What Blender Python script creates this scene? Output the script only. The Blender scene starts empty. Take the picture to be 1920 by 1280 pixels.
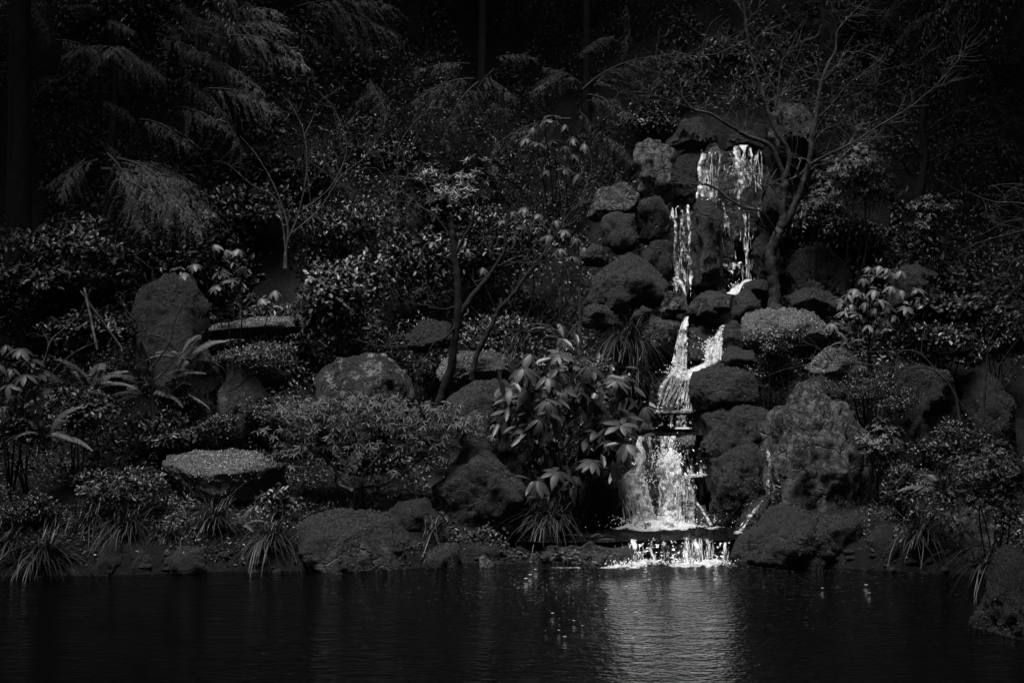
import bpy, math
import numpy as np
from mathutils import Vector, Matrix

# ------------------------------------------------------------------ camera, sky, sun, exposure
scene = bpy.context.scene
COL = scene.collection
F_PX, EYE, HORIZON = 2869.0, 2.4, 600.0          # focal length in photo pixels, eye height, photo row of the eye level
cam_data = bpy.data.cameras.new('camera')
cam_data.sensor_width = 36.0
cam_data.lens = 36.0 * F_PX / 1920.0
cam_data.shift_y = -(640.0 - HORIZON) / 1920.0
cam_data.clip_start, cam_data.clip_end = 0.1, 500.0
cam = bpy.data.objects.new('camera', cam_data)
cam.location = (0, 0, EYE)
cam.rotation_euler = (math.radians(90), 0, 0)
COL.objects.link(cam)
scene.camera = cam

SUN_EL, SUN_AZ = math.radians(72), math.radians(-152)   # azimuth from +Y, clockwise seen from above
world = bpy.data.worlds.new('World'); scene.world = world
world.use_nodes = True
wn = world.node_tree.nodes; wl = world.node_tree.links
bg = wn['Background']
sky = wn.new('ShaderNodeTexSky'); sky.sky_type = 'NISHITA'; sky.sun_disc = False
sky.sun_elevation = SUN_EL; sky.sun_rotation = SUN_AZ
sky.dust_density = 4.0
bw = wn.new('ShaderNodeRGBToBW')                          # black-and-white photograph: neutral sky light
wl.new(sky.outputs[0], bw.inputs[0]); wl.new(bw.outputs[0], bg.inputs[0])
bg.inputs[1].default_value = 0.05

sun_data = bpy.data.lights.new('sun', 'SUN')
sun_data.energy = 1.5; sun_data.angle = math.radians(24); sun_data.color = (1, 1, 1)
sun = bpy.data.objects.new('sun', sun_data); COL.objects.link(sun)
sd = Vector((math.sin(SUN_AZ) * math.cos(SUN_EL), math.cos(SUN_AZ) * math.cos(SUN_EL), math.sin(SUN_EL)))
sun.rotation_euler = sd.to_track_quat('Z', 'Y').to_euler()
sun.location = sd * 40

scene.view_settings.view_transform = 'Standard'
scene.view_settings.look = 'None'
scene.view_settings.exposure = 2.0
scene.view_settings.gamma = 1.0
scene.cycles.transparent_max_bounces = 24
scene.cycles.max_bounces = 6
scene.cycles.diffuse_bounces = 2
scene.cycles.glossy_bounces = 3
scene.cycles.use_denoising = True

# ------------------------------------------------------------------ helpers
def at(px, py, y):
    """A point of the place: photo column and row at a given distance from the camera."""
    return np.array([(px - 960.0) / F_PX * y, y, EYE - (py - HORIZON) / F_PX * y])

def rng_(seed):
    return np.random.default_rng(seed)

def _hash(i, j, k, seed):
    h = (i * 374761393 + j * 668265263 + k * 2147483647 + seed * 974711) & 0xFFFFFFFF
    h = ((h ^ (h >> 13)) * 1274126177) & 0xFFFFFFFF
    h = ((h ^ (h >> 16)) * 2246822519) & 0xFFFFFFFF
    return ((h ^ (h >> 15)) & 0xFFFFFF) / float(0xFFFFFF)

def vnoise(p, seed=0):
    p = np.asarray(p, float)
    f = np.floor(p); i = f.astype(np.int64); t = p - f
    t = t * t * (3 - 2 * t)
    r = 0
    for a in (0, 1):
        for b in (0, 1):
            for c in (0, 1):
                w = (t[:, 0] if a else 1 - t[:, 0]) * (t[:, 1] if b else 1 - t[:, 1]) * (t[:, 2] if c else 1 - t[:, 2])
                r = r + w * _hash(i[:, 0] + a, i[:, 1] + b, i[:, 2] + c, seed)
    return r * 2 - 1

def fbm(p, octaves=4, seed=0, gain=0.5):
    s, a = 0, 1.0
    p = np.asarray(p, float)
    for o in range(octaves):
        s = s + a * vnoise(p * (2.03 ** o) + 17.3 * o, seed + o)
        a *= gain
    return s

def smooth(a, b, x):
    t = np.clip((x - a) / (b - a), 0, 1)
    return t * t * (3 - 2 * t)

def link(o, parent=None):
    COL.objects.link(o)
    if parent is not None:
        o.parent = parent
    return o

def mesh_data(name, verts, faces, mat, smooth_shade=True, attr=None, uv=None):
    me = bpy.data.meshes.new(name)
    verts = np.asarray(verts, np.float32).reshape(-1, 3)
    if isinstance(faces, np.ndarray):
        groups = [faces]
    else:
        groups = [g for g in faces if len(g)]
    me.vertices.add(len(verts)); me.vertices.foreach_set('co', verts.ravel())
    nl = sum(g.size for g in groups); nf = sum(len(g) for g in groups)
    li = np.concatenate([g.ravel() for g in groups]).astype(np.int32)
    tot = np.concatenate([np.full(len(g), g.shape[1], np.int32) for g in groups])
    start = np.concatenate([[0], np.cumsum(tot)[:-1]]).astype(np.int32)
    me.loops.add(nl); me.loops.foreach_set('vertex_index', li)
    me.polygons.add(nf); me.polygons.foreach_set('loop_start', start)
    try:
        me.polygons.foreach_set('loop_total', tot)
    except Exception:
        pass
    me.polygons.foreach_set('use_smooth', np.full(nf, smooth_shade, bool))
    for k, v in (attr or {}).items():
        a = me.attributes.new(k, 'FLOAT', 'POINT'); a.data.foreach_set('value', np.asarray(v, np.float32))
    if uv is not None:
        l = me.uv_layers.new(name='UVMap')
        l.data.foreach_set('uv', np.asarray(uv, np.float32)[li].ravel())
    me.update(calc_edges=True)
    me.materials.append(mat)
    return me

def obj(name, me, parent=None):
    return link(bpy.data.objects.new(name, me), parent)

def empty(name, loc):
    o = bpy.data.objects.new(name, None); o.empty_display_size = 0.1
    o.location = [float(v) for v in loc]
    return link(o)

def tag(o, label, cat, group=None):
    o['label'] = label; o['category'] = cat
    if group:
        o['group'] = group
    return o

def kind(o, k, label=None):
    o['kind'] = k
    if label:
        o['label'] = label
    return o

class MB:
    """Collects vertex / face arrays (quads and tris) into one mesh."""
    def __init__(s):
        s.v, s.q, s.t, s.a, s.n = [], [], [], [], 0
    def add(s, v, q=None, t=None, shade=0.5):
        v = np.asarray(v, float).reshape(-1, 3)
        if q is not None and len(q): s.q.append(np.asarray(q) + s.n)
        if t is not None and len(t): s.t.append(np.asarray(t) + s.n)
        s.v.append(v); s.n += len(v)
        s.a.append(np.broadcast_to(np.asarray(shade, float), (len(v),)))
    def data(s, name, mat, origin=(0, 0, 0), smooth_shade=True):
        v = np.concatenate(s.v) - np.asarray(origin, float)
        g = []
        if s.q: g.append(np.concatenate(s.q))
        if s.t: g.append(np.concatenate(s.t))
        return mesh_data(name, v, g, mat, smooth_shade, {'shade': np.concatenate(s.a)})
    def build(s, name, mat, parent=None, origin=(0, 0, 0), smooth_shade=True):
        return obj(name, s.data(name, mat, origin, smooth_shade), parent)

def unit(v):
    v = np.asarray(v, float)
    return v / np.maximum(np.linalg.norm(v, axis=-1, keepdims=True), 1e-9)

def tube(mb, pts, rad, sides=6, shade=0.5):
    pts = np.asarray(pts, float); rad = np.broadcast_to(np.asarray(rad, float), (len(pts),))
    tan = unit(np.gradient(pts, axis=0))
    ref = np.array([0.31, 0.87, 0.38]) if abs(tan[0] @ np.array([0.31, 0.87, 0.38])) < .9 else np.array([1.0, 0, 0])
    a = unit(np.cross(tan, ref)); b = np.cross(tan, a)
    th = np.arange(sides) / sides * 2 * math.pi
    ring = pts[:, None, :] + rad[:, None, None] * (np.cos(th)[None, :, None] * a[:, None, :] + np.sin(th)[None, :, None] * b[:, None, :])
    n = len(pts)
    i = np.arange(n - 1)[:, None] * sides; j = np.arange(sides)[None, :]; j2 = (j + 1) % sides
    q = np.stack([i + j, i + j2, i + sides + j2, i + sides + j], -1).reshape(-1, 4)
    mb.add(ring.reshape(-1, 3), q, shade=shade)

def spline(p, n):
    """Catmull-Rom resample of a polyline (rows may carry extra columns)."""
    p = np.asarray(p, float)
    if len(p) == 2:
        t = np.linspace(0, 1, n)[:, None]; return p[0] * (1 - t) + p[1] * t
    q = np.vstack([2 * p[0] - p[1], p, 2 * p[-1] - p[-2]])
    u = np.linspace(0, len(p) - 1 - 1e-6, n); k = u.astype(int); t = (u - k)[:, None]
    a, b, c, d = q[k], q[k + 1], q[k + 2], q[k + 3]
    return 0.5 * (2 * b + (c - a) * t + (2 * a - 5 * b + 4 * c - d) * t ** 2 + (3 * b - a - 3 * c + d) * t ** 3)

# ------------------------------------------------------------------ materials (all neutral greys, as in the photograph)
def new_mat(name):
    m = bpy.data.materials.new(name); m.use_nodes = True
    nt = m.node_tree
    return m, nt, nt.nodes['Principled BSDF'], nt.nodes['Material Output']

def N(nt, typ, **kw):
    n = nt.nodes.new(typ)
    for k, v in kw.items():
        if k.startswith('i_'):
            key = k[2:]
            n.inputs[int(key) if key.isdigit() else key].default_value = v
        else:
            setattr(n, k, v)
    return n

def ramp(nt, src, stops):
    r = N(nt, 'ShaderNodeValToRGB')
    while len(r.color_ramp.elements) < len(stops):
        r.color_ramp.elements.new(0.5)
    for e, (p, v) in zip(r.color_ramp.elements, stops):
        e.position = p; e.color = (v, v, v, 1)
    nt.links.new(src, r.inputs[0])
    return r.outputs[0]

def math_(nt, op, a, b=None, clamp=False):
    n = N(nt, 'ShaderNodeMath', operation=op); n.use_clamp = clamp
    for i, x in enumerate((a, b)):
        if x is None: continue
        if hasattr(x, 'links') or hasattr(x, 'is_output'): nt.links.new(x, n.inputs[i])
        else: n.inputs[i].default_value = x
    return n.outputs[0]

def noise(nt, vec, scale, detail=6, rough=0.6, dist=0.0):
    n = N(nt, 'ShaderNodeTexNoise', i_Scale=scale, i_Detail=detail, i_Roughness=rough, i_Distortion=dist)
    if vec is not None: nt.links.new(vec, n.inputs['Vector'])
    return n.outputs[0]

def mixf(nt, f, a, b):
    n = N(nt, 'ShaderNodeMix', data_type='FLOAT')
    for s, x in zip((n.inputs[0], n.inputs[2], n.inputs[3]), (f, a, b)):
        if hasattr(x, 'is_output'): nt.links.new(x, s)
        else: s.default_value = x
    return n.outputs[0]

def bump(nt, height, dist, strength=1.0, normal=None):
    b = N(nt, 'ShaderNodeBump', i_Distance=dist, i_Strength=strength)
    nt.links.new(height, b.inputs['Height'])
    if normal is not None: nt.links.new(normal, b.inputs['Normal'])
    return b.outputs[0]

def rock_mat(name, stone=0.10, moss=0.05, cover=0.55, lichen=0.0, wet=0.0, lich_scale=11.0, lich_col=.26):
    stone, moss, lich_col = stone * .5, moss * .52, lich_col * .62
    """Stone with moss cushions, mostly where the stone lies open to the sky, and pale crusts of lichen."""
    m, nt, p, out = new_mat(name)
    L = nt.links
    geo = N(nt, 'ShaderNodeNewGeometry'); tc = N(nt, 'ShaderNodeTexCoord')
    info = N(nt, 'ShaderNodeObjectInfo')
    off = N(nt, 'ShaderNodeVectorMath', operation='ADD')
    sc = N(nt, 'ShaderNodeVectorMath', operation='SCALE'); 
    cmb = N(nt, 'ShaderNodeCombineXYZ')
    for i in range(3): L.new(info.outputs['Random'], cmb.inputs[i])
    L.new(cmb.outputs[0], sc.inputs[0]); sc.inputs['Scale'].default_value = 37.0
    L.new(geo.outputs['Position'], off.inputs[0]); L.new(sc.outputs[0], off.inputs[1])
    v = off.outputs[0]
    big = noise(nt, v, 2.2, 5, .62); mid = noise(nt, v, 9, 6, .65); fine = noise(nt, v, 55, 4, .7)
    vfine = noise(nt, v, 190, 3, .7)
    sep = N(nt, 'ShaderNodeSeparateXYZ'); L.new(geo.outputs['Normal'], sep.inputs[0])
    up = math_(nt, 'MULTIPLY', sep.outputs[2], 0.32)
    s = math_(nt, 'ADD', math_(nt, 'ADD', math_(nt, 'MULTIPLY', big, 0.7), math_(nt, 'MULTIPLY', mid, 0.45)), up)
    mp = N(nt, 'ShaderNodeMapping'); mp.inputs['Scale'].default_value = (1, 1, .22); L.new(v, mp.inputs[0])
    streak = noise(nt, mp.outputs[0], 7.5, 5, .65, .3)
    mossf = ramp(nt, s, [(0.92 - cover * 0.7, 0.0), (1.02 - cover * 0.7, 1.0)])
    stone_c = math_(nt, 'MULTIPLY', ramp(nt, math_(nt, 'ADD', math_(nt, 'MULTIPLY', mid, .6), math_(nt, 'MULTIPLY', fine, .4)), [(0.34, 0.2), (0.5, 0.75), (0.64, 2.1)]), stone)
    stone_c = math_(nt, 'MULTIPLY', stone_c, ramp(nt, streak, [(0.36, .25), (0.5, .9), (0.62, 1.5)]))
    moss_c = math_(nt, 'MULTIPLY', ramp(nt, math_(nt, 'ADD', math_(nt, 'MULTIPLY', fine, .55), math_(nt, 'MULTIPLY', vfine, .45)), [(0.38, 0.15), (0.5, 0.7), (0.62, 2.4)]), moss)
    col = mixf(nt, mossf, stone_c, moss_c)
    if lichen > 0:
        ln = noise(nt, v, lich_scale, 9, .78, .4)
        lf = ramp(nt, ln, [(0.60 - .12 * lichen, 0.0), (0.66 - .12 * lichen, 1.0)])
        lf = math_(nt, 'MULTIPLY', lf, ramp(nt, fine, [(0.35, 0.2), (0.55, 1.0)]))
        col = mixf(nt, lf, col, lich_col)
    # joints and cracks in the stone
    wv = N(nt, 'ShaderNodeVectorMath', operation='MULTIPLY_ADD')
    nz = N(nt, 'ShaderNodeTexNoise', i_Scale=3.0, i_Detail=5.0); L.new(v, nz.inputs['Vector'])
    L.new(nz.outputs['Color'], wv.inputs[0]); wv.inputs[1].default_value = (.45, .45, .45); L.new(v, wv.inputs[2])
    vor = N(nt, 'ShaderNodeTexVoronoi', feature='DISTANCE_TO_EDGE', i_Scale=2.6); L.new(wv.outputs[0], vor.inputs['Vector'])
    crack = ramp(nt, vor.outputs['Distance'], [(0.0, 0.0), (0.035, 1.0)])
    crack = mixf(nt, math_(nt, 'MULTIPLY', mossf, .55), crack, 1.0)
    col = math_(nt, 'MULTIPLY', col, mixf(nt, crack, .3, 1.0))
    L.new(col, p.inputs['Base Color'])
    rough = mixf(nt, mossf, 0.58 - 0.38 * wet, 0.95 - .3 * wet)
    L.new(rough, p.inputs['Roughness'])
    p.inputs['Specular IOR Level'].default_value = 0.35 + 0.3 * wet
    h = math_(nt, 'ADD', math_(nt, 'MULTIPLY', mid, 1.2), math_(nt, 'ADD', math_(nt, 'MULTIPLY', fine, .55), math_(nt, 'MULTIPLY', vfine, .3)))
    h = math_(nt, 'ADD', h, math_(nt, 'MULTIPLY', crack, .9))
    L.new(bump(nt, h, 0.10, 1.0), p.inputs['Normal'])
    return m

def leaf_mat(name, base, rough=0.42, spec=0.5, vary=0.9, translucent=0.0, use_obj=False):
    m, nt, p, out = new_mat(name)
    base *= .58; spec *= .75
    L = nt.links
    if use_obj:
        info = N(nt, 'ShaderNodeObjectInfo'); r = info.outputs['Random']
    else:
        a = N(nt, 'ShaderNodeAttribute', attribute_name='shade'); r = a.outputs['Fac']
    f = N(nt, 'ShaderNodeMapRange'); L.new(r, f.inputs[0])
    f.inputs[3].default_value = base * (1 - vary * .65); f.inputs[4].default_value = base * (1 + vary)
    c = f.outputs[0]
    if use_obj:
        tc = N(nt, 'ShaderNodeTexCoord')
        n_ = noise(nt, tc.outputs['Object'], 30, 3, .6)
        c = math_(nt, 'MULTIPLY', c, ramp(nt, n_, [(0.3, .75), (0.7, 1.25)]))
    L.new(c, p.inputs['Base Color'])
    p.inputs['Roughness'].default_value = rough
    p.inputs['Specular IOR Level'].default_value = spec
    return m

def bark_mat(name, base, contrast=1.0):
    base *= .5
    m, nt, p, out = new_mat(name)
    L = nt.links
    geo = N(nt, 'ShaderNodeNewGeometry')
    mp = N(nt, 'ShaderNodeMapping'); mp.inputs['Scale'].default_value = (1, 1, .35)
    L.new(geo.outputs['Position'], mp.inputs[0])
    a = noise(nt, mp.outputs[0], 28, 6, .7); b = noise(nt, geo.outputs['Position'], 9, 4, .6)
    s = math_(nt, 'ADD', math_(nt, 'MULTIPLY', a, .5), math_(nt, 'MULTIPLY', b, .5))
    c = math_(nt, 'MULTIPLY', ramp(nt, s, [(0.34, .3), (0.5, .8), (0.64, 2.2)]), base)
    L.new(c, p.inputs['Base Color']); p.inputs['Roughness'].default_value = .8
    p.inputs['Specular IOR Level'].default_value = .2
    L.new(bump(nt, a, .02, .8), p.inputs['Normal'])
    return m

M = {}
M['moss_rock'] = rock_mat('mossy_stone', .11, .055, .72)
M['moss_rock_pale'] = rock_mat('pale_mossy_stone', .17, .24, 1.05)
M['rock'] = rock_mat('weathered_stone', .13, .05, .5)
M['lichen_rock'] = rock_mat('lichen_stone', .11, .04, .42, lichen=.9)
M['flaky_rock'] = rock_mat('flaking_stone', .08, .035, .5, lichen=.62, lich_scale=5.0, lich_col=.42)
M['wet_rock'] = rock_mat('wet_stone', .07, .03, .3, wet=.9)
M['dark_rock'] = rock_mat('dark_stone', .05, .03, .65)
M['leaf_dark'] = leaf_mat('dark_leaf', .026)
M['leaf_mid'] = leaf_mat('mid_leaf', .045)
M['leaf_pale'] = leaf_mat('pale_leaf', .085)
M['leaf_dim'] = leaf_mat('dull_leaf', .03, .6, .3)
M['azalea'] = leaf_mat('azalea_leaf', .036, .5, .35)
M['moss'] = leaf_mat('moss_tuft', .075, .8, .15)
M['moss_pale'] = leaf_mat('pale_moss_tuft', .30, .8, .15)
M['needle'] = leaf_mat('conifer_needle', .05, .7, .2)
M['needle_pale'] = leaf_mat('pale_conifer_needle', .14, .7, .2)
M['fern'] = leaf_mat('fern_frond', .085, .5, .35)
M['blade'] = leaf_mat('sedge_blade', .04, .45, .5)
M['rhodo'] = leaf_mat('rhododendron_leaf', .055, .5, .35, .5, use_obj=True)
M['rhodo_pale'] = leaf_mat('pale_rhododendron_leaf', .095, .5, .35, .5, use_obj=True)
M['dead_leaf'] = leaf_mat('fallen_leaf', .32, .7, .2)
M['bark'] = bark_mat('bark', .05)
M['bark_dark'] = bark_mat('dark_bark', .016)
M['bark_pale'] = bark_mat('pale_bark', .11)
M['twig'] = bark_mat('twig', .10)
M['bamboo'] = bark_mat('bamboo', .13)

LT = np.array([0, .28, .68, 1.0])
def leaves(mb, pos, axis, nrm, length, width, shade, fold=.25, droop=.12):
    """Many small folded leaves at once: 6 corners, two halves either side of the midrib."""
    n = len(pos); axis = unit(axis)
    side = unit(np.cross(axis, nrm)); up = np.cross(side, axis)
    L = np.broadcast_to(np.asarray(length, float), (n,))[:, None]; W = np.broadcast_to(np.asarray(width, float), (n,))[:, None] * .5
    def pt(t, s): return pos + axis * L * t + side * W * s + up * (abs(s) * fold * W - droop * L * t * t)
    V = np.stack([pt(0, 0), pt(.3, -.85), pt(.68, -.8), pt(1, 0), pt(.68, .8), pt(.3, .85)], 1)
    b = np.arange(n)[:, None] * 6
    q = np.concatenate([b + np.array([[0, 3, 2, 1]]), b + np.array([[0, 5, 4, 3]])])
    mb.add(V.reshape(-1, 3), q, shade=np.repeat(np.broadcast_to(shade, (n,)), 6))


# ------------------------------------------------------------------ the ground
SH = np.array([(-12, 14.1), (-4.8, 14.35), (-4.0, 14.4), (-3.3, 14.5), (-2.7, 14.65), (-2.0, 14.65), (-0.95, 14.8), (-0.5, 15.15), (0, 15.15),
               (0.75, 15.2), (2.1, 15.15), (3.4, 14.75), (4.1, 14.5), (12, 14.4)])
XB = np.array([(-30, 12), (0, 9), (4, 6.4), (8, 4.9), (10, 4.15), (11.5, 3.95), (13, 4.3), (14.5, 4.6), (60, 4.6)])
HP = np.array([(-60, -.7), (-1.0, -.55), (-.15, -.2), (0, .02), (.12, .16), (.5, .32), (2.0, .62), (2.6, .85), (3.4, 1.5), (4.4, 2.35), (9.5, 7.6), (20, 17), (60, 40)])

def shore_d(x, y):
    d = y - np.interp(x, SH[:, 0], SH[:, 1])
    d = np.maximum(d, x - np.interp(y, XB[:, 0], XB[:, 1]))
    d = np.maximum(d, -9.5 - x)
    d = np.maximum(d, (2.6 - y) * 0.8)
    return d

def ground_z(x, y):
    x = np.asarray(x, float); y = np.asarray(y, float)
    d = shore_d(x, y)
    h = np.interp(d, HP[:, 0], HP[:, 1])
    near = smooth(6, 2, y)                                    # the bank the camera stands on stays low
    h = np.where(y < 6, np.minimum(h, .75 + .0 * h), h)
    fall = np.exp(-((x - 2.75) / 1.5) ** 2) * smooth(19.75, 20.3, y) * smooth(27, 22, y) * 1.5
    h = h + fall
    bed = smooth(-.25, .0, x) * smooth(2.5, 2.25, x) * smooth(17.4, 16.6, y)      # the stream bed under the ledge pool
    h = np.where(h > .02, h * (1 - bed) + .02 * bed, h)
    p = np.stack([x, y, np.zeros_like(x)], -1).reshape(-1, 3)
    n = fbm(p * 0.9, 4, 5).reshape(x.shape)
    return h + n * (.02 + .12 * smooth(.3, 3, d)) * (1 - bed)

def build_ground():
    xs = np.unique(np.concatenate([np.linspace(-60, -11, 26), np.linspace(-11, 11, 190), np.linspace(11, 60, 26)]))
    ys = np.unique(np.concatenate([np.linspace(-30, 8, 40), np.linspace(8, 28, 190), np.linspace(28, 80, 40)]))
    X, Y = np.meshgrid(xs, ys)
    Z = ground_z(X, Y)
    nx, ny = len(xs), len(ys)
    i = np.arange(ny - 1)[:, None] * nx + np.arange(nx - 1)[None, :]
    q = np.stack([i, i + 1, i + nx + 1, i + nx], -1).reshape(-1, 4)
    m, nt, p, out = new_mat('leaf_litter_soil')
    geo = N(nt, 'ShaderNodeNewGeometry')
    a = noise(nt, geo.outputs['Position'], 3, 5, .6); b = noise(nt, geo.outputs['Position'], 26, 5, .7); c = noise(nt, geo.outputs['Position'], 120, 3, .7)
    s = math_(nt, 'ADD', math_(nt, 'MULTIPLY', a, .35), math_(nt, 'ADD', math_(nt, 'MULTIPLY', b, .4), math_(nt, 'MULTIPLY', c, .25)))
    nt.links.new(ramp(nt, s, [(0.36, .003), (0.5, .008), (0.64, .03)]), p.inputs['Base Color'])
    p.inputs['Roughness'].default_value = .95; p.inputs['Specular IOR Level'].default_value = .15
    nt.links.new(bump(nt, s, .08, 1.0), p.inputs['Normal'])
    o = obj('ground', mesh_data('ground', np.stack([X, Y, Z], -1), q, m))
    kind(o, 'structure')
build_ground()

# ------------------------------------------------------------------ still water
def water_mat(name, ripple=1.0, far=1.0):
    m, nt, p, out = new_mat(name)
    L = nt.links
    geo = N(nt, 'ShaderNodeNewGeometry')
    mp = N(nt, 'ShaderNodeMapping'); mp.inputs['Scale'].default_value = (1.0, 2.2, 1); mp.inputs['Rotation'].default_value = (0, 0, math.radians(7))
    L.new(geo.outputs['Position'], mp.inputs[0])
    a = noise(nt, mp.outputs[0], 2.6, 3, .5, .8); b = noise(nt, mp.outputs[0], 9.0, 3, .55, .4); c = noise(nt, mp.outputs[0], 24, 2, .5)
    patch = ramp(nt, noise(nt, geo.outputs['Position'], .35, 3, .5), [(0.35, .25), (0.65, 1.0)])
    h = math_(nt, 'ADD', math_(nt, 'MULTIPLY', a, 1.3), math_(nt, 'ADD', math_(nt, 'MULTIPLY', b, .55), math_(nt, 'MULTIPLY', c, .10)))
    h = math_(nt, 'MULTIPLY', h, patch)
    # rings and chop spreading from the foot of the falls
    sub = N(nt, 'ShaderNodeVectorMath', operation='SUBTRACT'); L.new(geo.outputs['Position'], sub.inputs[0]); sub.inputs[1].default_value = (1.55, 15.15, 0)
    ln_ = N(nt, 'ShaderNodeVectorMath', operation='LENGTH'); L.new(sub.outputs[0], ln_.inputs[0])
    dist = ln_.outputs['Value']
    near = math_(nt, 'POWER', 2.718, math_(nt, 'MULTIPLY', dist, -.33))
    wob = math_(nt, 'MULTIPLY', noise(nt, geo.outputs['Position'], 2.0, 3, .5), 9.0)
    ring = math_(nt, 'SINE', math_(nt, 'ADD', math_(nt, 'MULTIPLY', dist, 26.0), wob))
    chop = noise(nt, geo.outputs['Position'], 16, 3, .6, .5)
    h = math_(nt, 'ADD', h, math_(nt, 'MULTIPLY', near, math_(nt, 'ADD', math_(nt, 'MULTIPLY', ring, .05), math_(nt, 'MULTIPLY', chop, 2.4))))
    nrm = bump(nt, h, 0.045 * ripple, 1.0)
    p.inputs['Base Color'].default_value = (.0006, .0006, .0006, 1)
    p.inputs['Roughness'].default_value = .03
    p.inputs['IOR'].default_value = 1.33
    p.inputs['Specular IOR Level'].default_value = .25
    L.new(nrm, p.inputs['Normal'])
    return m
M['pond'] = water_mat('pond_surface', .8)
M['pool'] = water_mat('pool_surface', 2.0)

def flat_poly(name, pts, z, mat, n=2):
    v = np.array([(x, y, z) for x, y in pts])
    o = obj(name, mesh_data(name, v, np.arange(len(v))[None, :], mat))
    return kind(o, 'structure')

xs = np.linspace(-13, 13, 60); ys = np.linspace(-1, 17, 60)
X, Y = np.meshgrid(xs, ys); i = np.arange(59)[:, None] * 60 + np.arange(59)[None, :]
kind(obj('pond_water', mesh_data('pond_water', np.stack([X, Y, X * 0], -1), np.stack([i, i + 1, i + 61, i + 60], -1).reshape(-1, 4), M['pond'])), 'structure',
     'dark rippled pond reflecting the falls')

def pxs(px, y): return ((px - 960) / F_PX * y, y)
flat_poly('pool_water', [pxs(968, 15.25), pxs(1020, 15.16), pxs(1100, 15.14), pxs(1170, 15.22), pxs(1290, 15.34), pxs(1372, 15.3), pxs(1420, 15.7), pxs(1400, 16.6), pxs(1120, 16.7), pxs(1000, 16.2)], .20, M['pool'])
flat_poly('shelf_water', [pxs(1180, 16.70), pxs(1318, 16.72), pxs(1315, 17.45), pxs(1185, 17.45)], 1.145, M['pool'])
flat_poly('shelf_water', [pxs(1218, 17.25), pxs(1300, 17.25), pxs(1300, 17.75), pxs(1222, 17.75)], 1.345, M['pool'])

# ------------------------------------------------------------------ rocks
def ico(sub):
    import bmesh
    bm = bmesh.new(); bmesh.ops.create_icosphere(bm, subdivisions=sub, radius=1)
    v = np.array([x.co[:] for x in bm.verts]); f = np.array([[q.index for q in x.verts] for x in bm.faces]); bm.free()
    return v, f
ICO = {s: ico(s) for s in (3, 4, 5)}

def hull2(p):
    p = sorted(map(tuple, p))
    def half(pts):
        h = []
        for q in pts:
            while len(h) > 1 and (h[-1][0] - h[-2][0]) * (q[1] - h[-2][1]) - (h[-1][1] - h[-2][1]) * (q[0] - h[-2][0]) <= 0: h.pop()
            h.append(q)
        return h[:-1]
    return np.array(half(p) + half(p[::-1]))          # counter-clockwise

def rand_dir(r):
    n = r.normal(size=3); return n / np.linalg.norm(n)

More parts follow.
